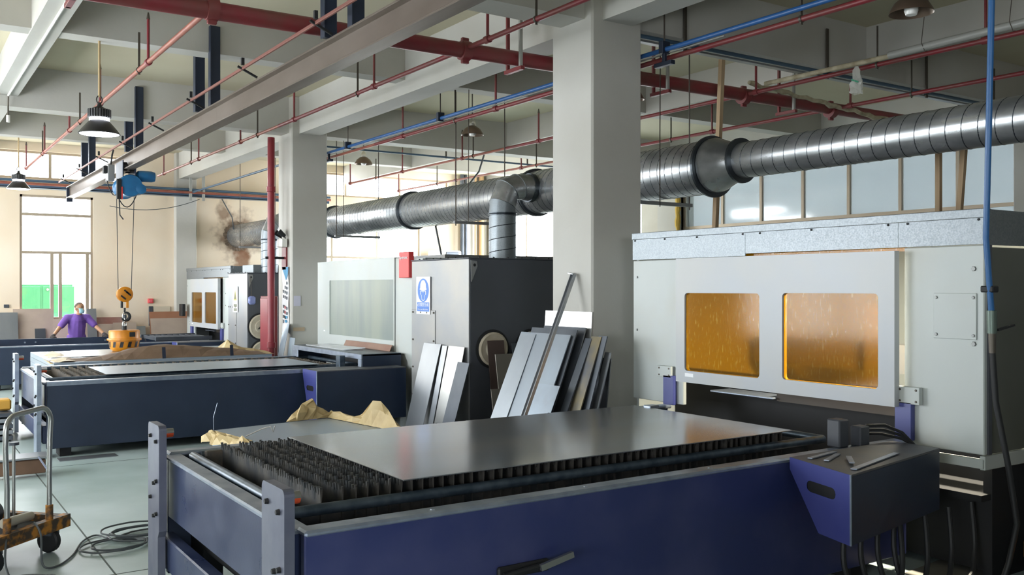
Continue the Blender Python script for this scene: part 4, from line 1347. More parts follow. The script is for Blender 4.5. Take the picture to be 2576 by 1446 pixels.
tag(B().tube([(6.6, 22.3, 4.0), (6.9, 22.5, 3.6), (7.0, 22.6, 3.1), (7.1, 22.7, 2.95)], .014, 6).build('black_cable', CABLE), 'dark cable dropping to the sooty hole in the end wall', 'cable')
tag(B().tube(sag((4.1, 22.3, 3.72), (6.1, 22.4, 3.98), .16), .008, 5).build('black_cable', CABLE), 'slack thin cable strung under the end wall tray', 'cable')

# ================================================================== LAMPS
def highbay(label, x, y, z, lit=True):
    e = thing('high_bay_lamp', label, 'lamp', (x, y, z), 'high-bay lamps')
    B().lathe([(.215, 0), (.222, .005), (.19, .05), (.14, .11), (.105, .15), (.10, .155), (.2, .01), (.215, 0)], (x, y, z), 36, cap=False).build('shade', LAMPK, e, True)
    hs = B().lathe([(.02, 0), (.108, 0), (.108, .09), (.07, .11), (.03, .13), (.02, .16)], (x, y, z + .185), 28).build('heat_sink', LAMPK, e, True)
    b = B()
    for k in range(26):
        t = 2 * PI * k / 26
        b.obox((x + .112 * math.cos(t), y + .112 * math.sin(t), z + .235), (math.cos(t), math.sin(t), 0), (-math.sin(t), math.cos(t), 0), (0, 0, 1), .012, .004, .045)
    b.build('cooling_fins', mat('heat_sink_fins', '6d6d6f', .4, .6), hs)
    B().lathe([(.1, 0), (.106, .0), (.106, .035), (.1, .035)], (x, y, z + .152), 28).build('light_ring', LED, e)
    B().lathe([(.001, 0), (.205, 0), (.205, .006), (.001, .006)], (x, y, z + .002), 36).build('light_disc', LED, e)
    B().tube([(x + .03 * math.cos(t), y, z + .39 + .045 * math.sin(t)) for t in [2 * PI * i / 12 for i in range(12)]], .007, 6, closed=True).build('hook_ring', BLACK, e)
    B().cyl((x, y, z + .34), (x, y, z + .36), .02, n=8).build('hook_base', BLACK, e)
    B().cyl((x, y, z + .42), (x, y, 5.1), .013, n=8).build('drop_tube', mat('tan_tube', 'b39a72', .5), e)
highbay('lit high-bay lamp with a black bell shade near the crane rail', 1.97, 11.3, 3.62)
highbay('lit high-bay lamp close to the end wall window', 2.12, 20.6, 3.83)
def shade_lamp(label, x, y, z, r=.17):
    e = thing('pendant_lamp', label, 'lamp', (x, y, z), 'unlit bell pendant lamps')
    B().lathe([(r, 0), (r * .97, .02), (r * .75, .085), (r * .42, .13), (r * .3, .14), (r * .28, .136), (r * .4, .125), (r * .72, .08), (r * .93, .018), (r, 0)], (x, y, z), 32, cap=False).build('shade', LAMPS, e, True)
    B().lathe([(r * .3, .13), (r * .32, .17), (r * .2, .22), (r * .1, .25), (.012, .27)], (x, y, z), 20).build('socket', LAMPI, e, True)
    B().lathe([(.001, -.015), (r * .25, -.012), (r * .32, .02), (r * .32, .09), (r * .2, .13)], (x, y, z), 20).build('bulb', BULB, e, True)
    B().cyl((x, y, z + .26), (x, y, 5.1), .009, n=6).build('rod', RODM, e)
shade_lamp('unlit bronze pendant lamp beside the blue pipe above the duct', 7.3, 12.0, 4.19)
shade_lamp('unlit bronze pendant lamp near the far column', 7.5, 16.3, 4.24)
shade_lamp('unlit dark pendant lamp at the top edge near the blue drop pipe', 6.8, 4.43, 4.09)
shade_lamp('unlit pendant lamp hidden behind the big column', 7.2, 8.3, 4.09)
# emergency twin spot on the far column
e = thing('emergency_light', 'small white emergency light with two black spots on the far column', 'lamp', (5.5, 15.2, 2.6))
B().bev(5.47, 5.57, 15.12, 15.36, 2.58, 2.72, .01).build('case', WHITE, e)
B().bev(5.57, 5.6, 15.2, 15.3, 2.6, 2.7, .005).build('bracket', BLACK, e)
for y in (15.16, 15.33):
    B().cyl((5.54, y, 2.76), (5.44, y + .02, 2.84), .03, .05, 14).build('spot', BLACK, e, True)
    B().cyl((5.55, y, 2.7), (5.53, y, 2.78), .01, n=6).build('stalk', BLACK, e)

# ================================================================== LEANING PLATES
def lean(label, y0, y1, zt, xt, xb, t, m, cat='steel plate', name='steel_plate', g='plates leaning by the collector', slant=0.0):
    # face looks towards -x; bottom on the floor at x=xb, top resting at x=xt
    a, b_ = V((xb, y1 + slant, .003)), V((xb, y0 + slant, .003))
    c_, d_ = V((xt, y0, zt)), V((xt, y1, zt))
    o = B().slab4(a, b_, c_, d_, t).build(name, m)
    return tag(o, label, cat, g)
lean('widest pale steel plate leaning on the front of the grey collector', 9.87, 10.30, 1.21, 5.56, 5.25, .006, PLATE)
lean('narrow steel strip leaning between the pale plate and the bright plate', 9.725, 9.845, 1.20, 5.565, 5.31, .006, PLATE)
lean('bright white-edged steel plate leaning on the front of the grey collector', 9.33, 9.70, 1.205, 5.57, 5.31, .005, PLATEW)
lean('short dark steel strip leaning at the corner of the grey collector', 9.14, 9.40, 1.034, 5.52, 5.215, .006, PLATED)
G2 = 'plates stacked against the big column'
lean('front plate of the stack by the big column, blue-grey with a darker stripe', 7.10, 7.94, 1.445, 5.42, 4.80, .01, mat('stained_plate', '97a3b0', .4, .5, col2='8a8f96', scale=1.6, mix=.8, stretch=(1, 1, .5)), g=G2)
lean('pale strip lying on the left of the front plate of the stack', 7.66, 7.93, 1.43, 5.405, 4.785, .005, mat('pale_strip_plate', 'a4acb6', .35, .55, col2='8f969f', scale=2, mix=.7), g=G2)
lean('small bluish offcut lying on the front plate of the stack', 6.98, 7.33, .98, 5.20, 4.77, .004, mat('bluish_offcut', 'a3b2c2', .35, .5, col2='8f95a0', scale=3, mix=.7), g=G2)
ys = [(7.05, 7.76, 1.505, PLATED), (6.98, 7.66, 1.52, PLATED)]
lean('dark plate second in the stack by the big column', 7.05, 7.80, 1.495, 5.46, 4.88, .012, PLATED, g=G2)
lean('dark plate last in the stack touching the big column', 7.02, 7.70, 1.515, 5.54, 5.0, .012, PLATED, g=G2)
for k, (lab, y, zt, mm, w) in enumerate((
        ('dark strip on edge just right of the steel angle bar', 6.98, 1.42, PLATED, .10),
        ('yellow-stained steel strip in the stack by the big column', 6.90, 1.44, mat('yellow_stained_plate', '5f6166', .45, .5, col2='85795a', scale=4, mix=.9), .15),
        ('dark strip behind the yellow-stained strip', 6.80, 1.45, PLATED, .12),
        ('thin grey strip beside the dark strips at the column', 6.72, 1.30, PLATE, .08))):
    lean(lab, y - w, y, zt, 5.5 - k * .0 + .01 * k, 4.88 + .09 * k, .012, mm, g=G2, slant=.0)
lean('short dark plate at the foot of the column corner', 6.70, 6.96, 1.24, 5.585, 5.42, .012, PLATED, g=G2)
o = B().slab4((5.53, 7.74, .9), (5.53, 6.98, .9), (5.585, 6.98, 1.665), (5.585, 7.74, 1.665), .006).build('bright_plate', PLATEW)
tag(o, 'bright silver plate standing behind the dark stack at the column', 'steel plate', G2)
o = B().slab4((5.48, 7.74, .0), (5.48, 6.98, .0), (5.53, 6.98, .9), (5.53, 7.74, .9), .006).build('bright_plate', PLATEW)
tag(o, 'lower silver plate hidden behind the dark stack at the column', 'steel plate', G2)
ab = B()
p0, p1 = V((4.72, 7.02, .5)), V((5.56, 7.24, 2.03))
p0 = p0 + (p0 - p1) * .32
ab.bar(p0, p1, .045, .008, up=(-1, .2, .4)).bar(p0 + V((0, -.024, 0)), p1 + V((0, -.024, 0)), .008, .03, up=(-1, .2, .4)).bar(p0 + V((0, .024, 0)), p1 + V((0, .024, 0)), .008, .03, up=(-1, .2, .4))
ab.bar(p1 + V((.0, -.01, 0)), p1 + V((-.0, .07, .012)), .04, .008)
tag(ab.build('channel_bar', PLATE), 'long thin steel channel bar leaning against the big column', 'steel bar')
# plates at the side of the collector
G3 = 'offcuts leaning on the collector side'
def leany(label, x0, x1, zt, yt, yb, t, m):
    o = B().slab4((x0, yb, .003), (x1, yb, .003), (x1, yt, zt), (x0, yt, zt), t).build('steel_offcut', m)
    return tag(o, label, 'steel plate', G3)
leany('brown rusty plate standing before the round filter port', 5.80, 6.03, 1.28, 9.20, 9.02, .006, mat('brown_plate', '5a4a45', .6, .2, col2='4a3d3a', scale=3, mix=.6))
leany('small grey offcut behind the plate stack beside the filter port', 6.12, 6.5, 1.24, 9.17, 8.98, .006, PLATED)
leany('grey offcut with a flanged edge near the plate stack', 5.74, 6.1, 1.14, 8.93, 8.72, .014, mat('grey_brown_plate', '77726a', .5, .3))
leany('low grey offcut at the foot of the collector', 5.42, 5.75, .80, 8.52, 8.36, .008, mat('grey_brown_plate', '77726a', .5, .3))
# plates by the far column
lean('tall blue-grey steel plate leaning against the far column', 14.9, 15.14, 1.30, 5.52, 5.25, .006, SHEETB, g='plates by the far column')
lean('short blue-grey steel plate leaning next to the far column', 14.64, 14.87, 1.075, 5.52, 5.36, .006, SHEETB, g='plates by the far column')
# banner on the far column
bn = thing('banner_strip', 'narrow white banner with a blue corner hung on the far column', 'banner', (5.59, 15.24, 1.0))
rows = []
for j in range(12):
    z = 2.25 - j * 1.12 / 11
    rows.append([(5.59 - .008 * (1 + math.sin(j * 1.3 + i * 2)), 15.40 - i * .1, z) for i in range(4)])
B().grid(rows).build('cloth', SIGNW, bn, True)
B().prism([(5.572, 15.39, 2.245), (5.572, 15.1, 2.245), (5.572, 15.12, 2.12), (5.572, 15.2, 2.02)], (-.002, 0, 0)).build('blue_corner', mat('banner_blue', '4a9cc9', .6), bn)
ink = mat('banner_ink', '3f4a56', .7)
redink = mat('banner_red', 'c75a66', .7)
for c_ in range(3):
    for k in range(7):
        if (c_ + k) % 5 == 4:
            continue
        z = 2.0 - k * .085 - c_ * .07
        y = 15.16 + c_ * .08
        B().box(5.568, 5.57, y - .022, y + .018, z - .05, z).build('print_mark', redink if (c_ == 1 and k in (4, 5)) else ink, bn)
for k in range(3):
    B().box(5.568, 5.57, 15.14 + .02 * k, 15.26 - .01 * k, 1.38 - k * .07, 1.42 - k * .07).build('print_mark', mat('banner_blue', '4a9cc9', .6), bn)
o = B().box(5.63, 5.75, 14.988, 14.992, 1.59, 1.76).build('notice_sheet', PAPER)
tag(o, 'small pale paper notice stuck on the far column', 'paper notice')
o = B().box(5.62, 5.82, 14.987, 14.993, 1.17, 1.23).build('tape_strip', mat('brown_tape', 'b9a48a', .5))
tag(o, 'strip of brown tape low on the far column', 'tape')

# ================================================================== WRAPPED STACKS
def rot2(c, p, a):
    x, y = p[0] - c[0], p[1] - c[1]
    return (c[0] + x * math.cos(a) - y * math.sin(a), c[1] + x * math.sin(a) + y * math.cos(a))
def stack(label, c, lx, ly, ang, z0, z1, n, m):
    e = thing('sheet_stack', label, 'steel sheets', (c[0], c[1], 0))
    for k in range(n):
        za = z0 + (z1 - z0) * k / n
        zb = z0 + (z1 - z0) * (k + 1) / n - .004
        ins = random.uniform(0, .006)
        q = [rot2(c, (c[0] + sx * (lx / 2 - ins), c[1] + sy * (ly / 2 - ins)), ang) for sx, sy in ((-1, -1), (1, -1), (1, 1), (-1, 1))]
        B().prism([(*p, za) for p in q], (0, 0, zb - za)).build('sheet', m, e)
    for k in range(3):
        yy = c[1] - ly / 2 + ly * (.15 + .35 * k)
        q = [rot2(c, p, ang) for p in ((c[0] - lx / 2, yy), (c[0] + lx / 2, yy), (c[0] + lx / 2, yy + .1), (c[0] - lx / 2, yy + .1))]
        B().prism([(*p, 0) for p in q], (0, 0, z0 - .002)).build('bearer', PALLET, e)
    return e
AC, AA = (3.59, 8.46), math.radians(8.5)
stack('low stack of blue-grey sheets in torn kraft paper behind the nearest table', AC, 1.34, 2.5, AA, .1, .45, 8, SHEETB)
def paper(name, label, pts_in, up, fall, m, seed, cat='wrapping paper', w=5, jit=.03):
    """torn paper ribbon following pts_in (list of 3d); rises by up and folds over by fall (vector)"""
    random.seed(seed)
    rows = []
    n = len(pts_in)
    for i, p in enumerate(pts_in):
        p = V(p)
        row = []
        h = up[i]
        for k in range(w):
            f = k / (w - 1)
            q = p + V(fall) * f + V((0, 0, h * math.sin(f * PI * .8) * 1.2))
            if k:
                q += V((random.uniform(-jit, jit), random.uniform(-jit, jit), random.uniform(-jit, jit) * .7))
            row.append(q)
        rows.append(row)
    o = B().grid(rows).build(name, m)
    return tag(o, label, cat)
def along(a, b_, n):
    return [V(a).lerp(V(b_), i / (n - 1)) for i in range(n)]
def cA(sx, sy, z=.45):
    return (*rot2(AC, (AC[0] + sx * .67, AC[1] + sy * 1.25), AA), z)
# far-right edge crumple, left edge crumple
pts = along(cA(.25, 1.0), cA(1.0, 1.0), 9) + along(cA(1.0, .9), cA(1.0, -.2), 12)
paper('kraft_paper', 'crumpled kraft paper along the far edge of the low sheet stack', pts, [.02, .05, .1, .16, .18, .14, .08, .04, .05, .08, .07, .05, .06, .08, .14, .22, .24, .16, .08, .05, .04], (.10, .10, -.02), KRAFT, 3, jit=.04)
pts = along(cA(-1.0, 1.02), cA(-1.0, .3), 12)
paper('kraft_paper', 'torn kraft paper on the left edge of the low sheet stack', pts, [.02, .05, .04, .03, .05, .04, .05, .03, .05, .06, .08, .03], (-.12, -.05, -.12), KRAFT, 5, jit=.025)
o = B().tube([cA(-1.02, .95, .4), cA(-1.0, .98, .58), cA(-.92, 1.0, .72)], .0035, 5).build('strap_end', EDGE)
tag(o, 'thin loose strap sticking up from the low sheet stack', 'strap')
o = B().tube([cA(-.98, .45, .46), cA(-.75, .4, .53), cA(-.66, .36, .55), cA(-.64, .34, .50), cA(-.62, .33, .56)], .006, 5).build('strap_end', mat('bag_film', 'b5b2aa', .4))
tag(o, 'twisted film knot on the left of the low sheet stack', 'strap')
BC = (3.45, 15.55)
stack('high stack of sheets under the lifting magnet behind the middle table', BC, 3.1, 2.6, 0, .12, .86, 10, SHEETB)
o = B().slab4((1.98, 15.2, .868), (3.2, 15.25, .868), (3.3, 16.75, .868), (2.5, 16.75, .868), .006).build('top_sheet', PLATEW)
tag(o, 'bright sheet uncovered on top of the stack left of the magnet', 'steel sheet')
pts = along((1.88, 14.3, .86), (5.0, 14.28, .86), 24)
upv = [.0, .01, .02, .02, .03, .04, .06, .09, .12, .14, .15, .16, .16, .15, .14, .13, .11, .1, .09, .08, .07, .05, .03, .0]
paper('kraft_paper', 'brown kraft paper flap raised along the front of the high stack', pts, upv, (0, .55, -.01), KRAFTD, 8, jit=.015)
pts = along((1.86, 14.28, .84), (1.95, 16.7, .84), 12)
paper('kraft_paper', 'pale kraft paper folded over the left end of the high stack', pts, [.03, .03, .04, .03, .02, .03, .03, .04, .03, .02, .02, .02], (.35, .05, .0), KRAFT, 9, jit=.012)
pts = along((4.0, 14.7, .87), (5.05, 14.3, .86), 10)
paper('kraft_paper', 'torn yellowish paper with a peak at the right end of the high stack', pts, [.02, .03, .05, .06, .18, .1, .05, .04, .02, .0], (.1, .8, 0), KRAFT, 11, jit=.02)
for x in (3.35, 4.35):
    o = B().slab4((x, 14.24, .70), (x + .05, 14.24, .70), (x + .05, 14.30, 1.02), (x, 14.30, 1.02), .004).build('steel_strap', STRUT)
    tag(o, 'dark steel strap over the paper flap %s' % ('next to the magnet' if x < 4 else 'right of the middle of the high stack'), 'strap')
random.seed(21)

# ================================================================== FAR WALL PLATES
G4 = 'plates leaning on the end wall'
def farplate(label, x0, x1, zt, m, dy=0., z0=.003, name='steel_plate'):
    o = B().slab4((x0, 22.58 - dy, z0), (x1, 22.58 - dy, z0), (x1, 22.93 - dy, zt), (x0, 22.93 - dy, zt), .008).build(name, m)
    return tag(o, label, 'steel plate', G4)
FP1 = mat('far_plate_pinkish', 'b9a89a', .5, .3, col2='a5948a', scale=2, mix=.7)
FP2 = mat('far_plate_brown', '9a6a50', .6, .2, col2='a97c62', scale=2, mix=.6)
farplate('large silver sheet at the left edge against the end wall', .8, 2.33, 1.36, PLATE, .12)
farplate('large pinkish-grey plate below the window', 2.25, 3.05, 1.43, FP1)
farplate('small dark square plate in front of the pinkish plate', 2.66, 2.87, 1.0, PLATED, .14)
farplate('tan plate behind the left arm of the man', 3.03, 3.35, 1.2, FP1, .06)
farplate('narrow pale plate just right of the man', 3.72, 3.92, 1.42, PLATE, .05)
farplate('brown rusty plate below the wall right of the man', 3.9, 4.48, 1.22, mat('far_plate_rust', '8a5a50', .6, .2, col2='a58a80', scale=2, mix=.8))
farplate('small tan plate before the rusty plate by the magnet', 3.95, 4.3, 1.07, FP1, .1)
farplate('tilted grey plate behind the magnet', 4.25, 4.75, 1.10, FP1, .2)
farplate('grey stepped offcut right behind the magnet', 4.55, 4.98, 1.0, PLATE, .08)
farplate('broad brown board behind the far cutter', 5.05, 6.0, 1.335, FP2, .13)
farplate('broad pinkish plate in front of the brown board', 5.06, 6.02, 1.18, FP1, .22)
e = thing('fire_alarm', 'small red fire alarm box on the end wall', 'alarm box', (5.12, 22.97, 1.52))
B().bev(5.06, 5.18, 22.93, 23.0, 1.53, 1.64, .008).build('case', REDBOX, e)
B().bev(5.08, 5.16, 22.925, 22.935, 1.55, 1.62, .004).build('front_pane', mat('alarm_pane', 'e0606a', .3), e)
e = thing('wall_panel', 'pale panel with a rounded corner leaning above the brown board', 'panel', (5.37, 22.9, 1.3))
B().bev(5.18, 5.57, 22.95, 22.97, 1.0, 1.46, .012).build('board', mat('pale_board', 'c9bda8', .7), e)
B().bev(5.08, 5.17, 22.94, 22.98, 1.0, 1.46, .004).build('side_strip', PLATED, e)
o = B().bev(2.08, 2.18, 22.97, 23.0, 1.46, 1.53, .006).build('wall_socket', PLATED)
tag(o, 'small dark socket on the end wall left of the window', 'socket')
# locker outside the window, box near far corner
e = thing('green_locker', 'green locker seen through the lower window', 'cabinet', (3.0, 26, 0))
B().bev(2.4, 3.9, 26, 26.5, 0, 1.98, .01).build('body', GREEN, e)
for x in (2.44, 3.22):
    dd = B().bev(x, x + .72, 25.98, 26.0, .05, 1.93, .006).build('door', GREEN, e)
    B().cyl((x + .1, 25.98, 1.85), (x + .1, 25.95, 1.85), .03, n=10).build('knob', CHROME, dd)
gnd = B().box(-10, 24, YE + .26, 40, -.2, -.05).build('ground', mat('outdoor_concrete', 'b8b6b0', .9))
struct(gnd)
e = thing('wall_fan', 'boxed white fan unit on a wall bracket by the far corner', 'fan', (12.9, 22.6, 2.6))
B().bev(12.45, 13.25, 22.35, 22.85, 2.6, 2.92, .03).build('case', WHITE, e)
B().bev(12.75, 13.15, 22.33, 22.35, 2.64, 2.88, .01).build('grille', PLATED, e)
B().bev(12.6, 13.2, 22.4, 23.0, 2.54, 2.6, .01).build('bracket', PLATED, e)
for lab, x, r_, m_ in (('dark grey drain pipe in the far corner behind the fan', 13.5, .055, PLATED), ('second dark drain pipe in the far corner', 13.62, .04, PLATED), ('wide cream drain pipe in the far corner', 14.15, .075, CREAM), ('slim cream conduit in the far corner', 13.95, .03, CREAM)):
    tag(B().cyl((x, 22.75, 0), (x, 22.75, 5.1), r_, n=12).build('drain_pipe', m_, smooth=True), lab, 'pipe')
o = B().bev(5.62, 5.7, 22.1, 22.36, 1.24, 1.52, .01).build('control_pendant', BLACK)
tag(o, 'black control pendant hung on the edge of the far cutter', 'pendant')
# platform grid at far table end
e = thing('slat_frame', 'dark slatted frame lying at the mouth of the far cutter', 'frame', (5.2, 20.6, .8))
B().bev(4.55, 5.7, 19.95, 20.0, .80, .88, .004).build('rail', PLATED, e)
B().bev(4.55, 5.7, 21.3, 21.35, .80, .88, .004).build('rail', PLATED, e)
for k in range(9):
    B().bev(4.6 + k * .125, 4.615 + k * .125, 20.0, 21.3, .80, .87, .002).build('slat', PLATED, e)

# ================================================================== MAN AT THE FAR TABLE
def caps(b, p0, r0, p1, r1, n=12):
    p0, p1 = V(p0), V(p1)
    d = (p1 - p0)
    L = d.length
    d = d / L if L > 1e-6 else V((0, 0, 1))
    pts, rr = [], []
    for k in range(5):
        a = k / 4 * PI / 2
        pts.append(p0 - d * r0 * math.cos(a)); rr.append(max(r0 * math.sin(a), .0005))
    for k in range(5):
        a = k / 4 * PI / 2
        pts.append(p1 + d * r1 * math.sin(a)); rr.append(max(r1 * math.cos(a), .0005))
    b.tube(pts, rr, n)
def blob(name, cs, voxel, m, parent=None, at=None, smooth=4):
    b = B()
    for c_ in cs:
        caps(b, *c_)
    o = b.build(name, m, parent, True, at=at)
    md = o.modifiers.new('union', 'REMESH')
    md.mode = 'VOXEL'
    md.voxel_size = voxel
    md.use_smooth_shade = True
    sm = o.modifiers.new('soften', 'SMOOTH')
    sm.factor = .5
    sm.iterations = smooth
    return o
mx, my = 3.42, 22.28
S_L, S_R = V((mx - .20, my - .10, 1.235)), V((mx + .20, my - .10, 1.235))
E_L, E_R = V((mx - .36, my - .18, 1.04)), V((mx + .36, my - .18, 1.05))
W_L, W_R = V((mx - .50, my - .36, .885)), V((mx + .49, my - .36, .89))
HD = V((mx + .035, my - .16, 1.455))
fd = V((.66, -.75, -.12)).normalized()
rt = V((fd.y, -fd.x, 0)).normalized()      # towards the ear on his side
body = []
body += [((mx, my, .88), .15, (mx, my - .05, 1.1), .155), ((mx, my - .05, 1.1), .155, (mx, my - .10, 1.2), .13), (S_L, .075, S_R, .075)]
body += [((mx, my - .11, 1.24), .06, HD - V((0, 0, .09)), .058)]
body += [(HD + V((0, 0, .025)), .098, HD - V((0, 0, .0)) - fd * .012, .092), (HD + fd * .02 - V((0, 0, .05)), .074, HD + fd * .035 - V((0, 0, .085)), .048)]
body += [(HD + fd * .098 + V((0, 0, -.005)), .012, HD + fd * .112 - V((0, 0, .03)), .017)]
for s_ in (-1, 1):
    body += [(HD + rt * s_ * .095 + V((0, 0, .01)), .012, HD + rt * s_ * .097 - V((0, 0, .025)), .012)]
    body += [(HD + fd * .075 + rt * s_ * .03 + V((0, 0, .028)), .018, HD + fd * .07 + rt * s_ * .05 + V((0, 0, .024)), .016)]
for S_, E_, W_ in ((S_L, E_L, W_L), (S_R, E_R, W_R)):
    body += [(S_, .06, E_, .046), (E_, .045, W_, .033)]
for s_ in (-1, 1):
    body += [((mx + s_ * .09, my, .86), .095, (mx + s_ * .10, my - .03, .48), .065), ((mx + s_ * .10, my - .03, .48), .06, (mx + s_ * .11, my + .05, .09), .045), ((mx + s_ * .11, my + .06, .05), .045, (mx + s_ * .12, my - .12, .04), .035)]
hands = {}
for s_, W_ in ((-1, W_L), (1, W_R)):
    pal = W_ + V((s_ * .03, -.05, -.03))
    hc = [(W_, .033, pal, .036), (pal + V((-.02, 0, 0)), .026, pal + V((.02, 0, 0)), .026)]
    for k, (lx_, ln) in enumerate(((-.033, .055), (-.011, .068), (.011, .064), (.033, .05))):
        a = pal + V((lx_, -.02, -.002))
        b_ = a + V((s_ * .008 + lx_ * .2, -ln * .6, -.004))
        c_ = b_ + V((s_ * .006, -ln * .45, -.022))
        hc += [(a, .0105, b_, .0098), (b_, .0098, c_, .0085)]
    th = pal + V((-s_ * .032, .01, -.002))
    hc += [(th, .013, th + V((-s_ * .03, -.03, -.012)), .011), (th + V((-s_ * .03, -.03, -.012)), .011, th + V((-s_ * .034, -.055, -.02)), .0095)]
    hands[s_] = hc
    body += [(a, r0 - .0015, b_, r1 - .0015) for a, r0, b_, r1 in hc]
man = blob('person', body, .009, SKIN, at=(mx, my, 0), smooth=3)
tag(man, 'man in a purple polo and pale blue mask leaning on the far cutting table', 'person')
shirt = [((mx, my + .0, .86), .172, (mx, my - .05, 1.1), .18), ((mx, my - .05, 1.1), .178, (mx, my - .1, 1.19), .152), ((mx - .06, my - .05, 1.06), .125, (mx - .07, my - .09, 1.2), .105), ((mx + .06, my - .05, 1.06), .125, (mx + .07, my - .09, 1.2), .105), (S_L, .088, S_R, .088),
         ((mx - .05, my + .0, .80), .15, (mx + .05, my + .0, .80), .15), ((mx - .09, my - .1, 1.27), .062, (mx + .09, my - .1, 1.27), .062)]
for S_, E_ in ((S_L, E_L), (S_R, E_R)):
    shirt += [(S_, .085, S_.lerp(E_, .78), .074)]
sh = blob('polo_shirt', shirt, .011, SHIRT, man, smooth=3)
# collar
cp = []
for k in range(9):
    t = math.radians(-30 + k * 30)
    cp.append((mx + .012 + .085 * math.cos(t), my - .115 + .075 * math.sin(t), 1.318 - .03 * (1 - math.sin(t)) / 2))
B().tube(cp, .018, 7).build('collar', SHIRT, sh, True)
tr_ = [((mx, my, .78), .15, (mx, my, .80), .15)]
for s_ in (-1, 1):
    tr_ += [((mx + s_ * .08, my, .80), .105, (mx + s_ * .10, my - .03, .48), .085), ((mx + s_ * .10, my - .03, .48), .085, (mx + s_ * .11, my + .05, .10), .07)]
blob('trousers', tr_, .014, TROUS, man, smooth=3)
for s_ in (-1, 1):
    blob('glove', [(a, r0 + .004, b_, r1 + .004) for a, r0, b_, r1 in hands[s_]], .006, GLOVE, man, smooth=1)
    blob('shoe', [((mx + s_ * .11, my + .07, .05), .05, (mx + s_ * .12, my - .13, .042), .042)], .012, BLACK, man)
# hair: cap over top and back of the skull
hb_ = B()
rows = []
for j in range(9):
    ph = math.radians(2 + j * 13)
    row = []
    for i in range(25):
        t = 2 * PI * i / 24
        front = math.cos(t)          # 1 = towards the face
        lim = 52 if front > .3 else (95 if front < -.2 else 72)
        pp = math.radians(2 + j * lim / 8)
        dv = fd * math.cos(t) + rt * math.sin(t)
        dv.z = 0
        dv.normalize()
        row.append(HD + V((0, 0, .022)) + (dv * math.sin(pp) * 1.0 + V((0, 0, 1)) * math.cos(pp)) * .1015 - fd * .006)
    rows.append(row)
hb_.grid(rows)
hb_.build('hair', HAIR, man, True)
# mask, eyes, brows
rows = []
for j in range(6):
    f = j / 5
    row = []
    for i in range(9):
        g = (i - 4) / 4
        bul = (1 - g * g * .85) * (.65 + .35 * math.sin(f * PI))
        row.append(HD + fd * (.045 + .078 * bul) + rt * g * (.088 - .02 * f) + V((0, 0, .002 - f * .115 + (.008 * g * g))))
    rows.append(row)
mk = B().grid(rows).build('face_mask', MASKM, man, True)
so = mk.modifiers.new('thickness', 'SOLIDIFY')
so.thickness = .003
for s_ in (-1, 1):
    B().tube([HD + fd * .05 + rt * s_ * .086 + V((0, 0, -.01)), HD + rt * s_ * .104 + V((0, 0, .02))], .003, 5).build('mask_loop', SIGNW, man)
    B().lathe([(.001, -.006), (.009, 0), (.001, .006)], HD + fd * .093 + rt * s_ * .034 + V((0, 0, .022)), 10).build('eye', BLACK, man, True)
    B().tube([HD + fd * .094 + rt * s_ * .018 + V((0, 0, .043)), HD + fd * .084 + rt * s_ * .052 + V((0, 0, .043))], .005, 6).build('eyebrow', HAIR, man)

# ================================================================== CART, CABLES, FLOOR ITEMS
ct = thing('platform_cart', 'worn orange platform cart with a bent steel push handle', 'cart', (.6, 7.5, 0))
c0 = V((.83, 7.16, 0))
u_ = V((.727, .687, 0))
w_ = V((-.687, .727, 0))
def cp_(a, b_, z):
    return c0 + u_ * a + w_ * b_ + V((0, 0, z))
B().obox(cp_(0, .03, .215), u_, w_, (0, 0, 1), .37, .03, .045).build('front_rail', ORANGE, ct)
B().obox(cp_(0, .87, .215), u_, w_, (0, 0, 1), .37, .03, .045).build('rear_rail', ORANGE, ct)
for a in (-.34, .34):
    B().obox(cp_(a, .45, .215), u_, w_, (0, 0, 1), .03, .42, .04).build('side_rail', ORANGE, ct)
B().obox(cp_(0, .45, .19), u_, w_, (0, 0, 1), .34, .4, .015).build('deck', DARK, ct)
hp_ = [cp_(-.20, .04, .2), cp_(-.20, .04, .55), cp_(-.215, .04, .82)]
for k in range(6):
    a = math.radians(180 - k * 18)
    hp_.append(cp_(-.115 + .095 * math.cos(a), .04, .94 + .1 * math.sin(a)))
for k in range(6):
    a = math.radians(90 - k * 18)
    hp_.append(cp_(.12 + .095 * math.cos(a), .04, .955 + .1 * math.sin(a)))
hp_ += [cp_(.205, .04, .82), cp_(.20, .04, .55), cp_(.20, .04, .2)]
B().tube(hp_, .0175, 12).build('push_handle', CHROME, ct, True)
for a in (-.20, .20):
    B().cyl(cp_(a, .04, .24), cp_(a, .04, .36), .026, n=10).build('handle_socket', ORANGE, ct, True)
for a in (-.27, .27):
    for b_ in (.1, .8):
        wh = B().lathe([(.02, -.028), (.075, -.028), (.085, -.018), (.085, .018), (.075, .028), (.02, .028)], (0, 0, 0), 20, 'x')
        wh.v = [Matrix.Rotation(math.atan2(u_.y, u_.x), 3, 'Z') @ p + cp_(a, b_, .086) for p in wh.v]
        wo = wh.build('caster_wheel', BLACK, ct, True)
        B().obox(cp_(a, b_, .15), u_, w_, (0, 0, 1), .045, .05, .022).build('caster_fork', PLATED, wo)
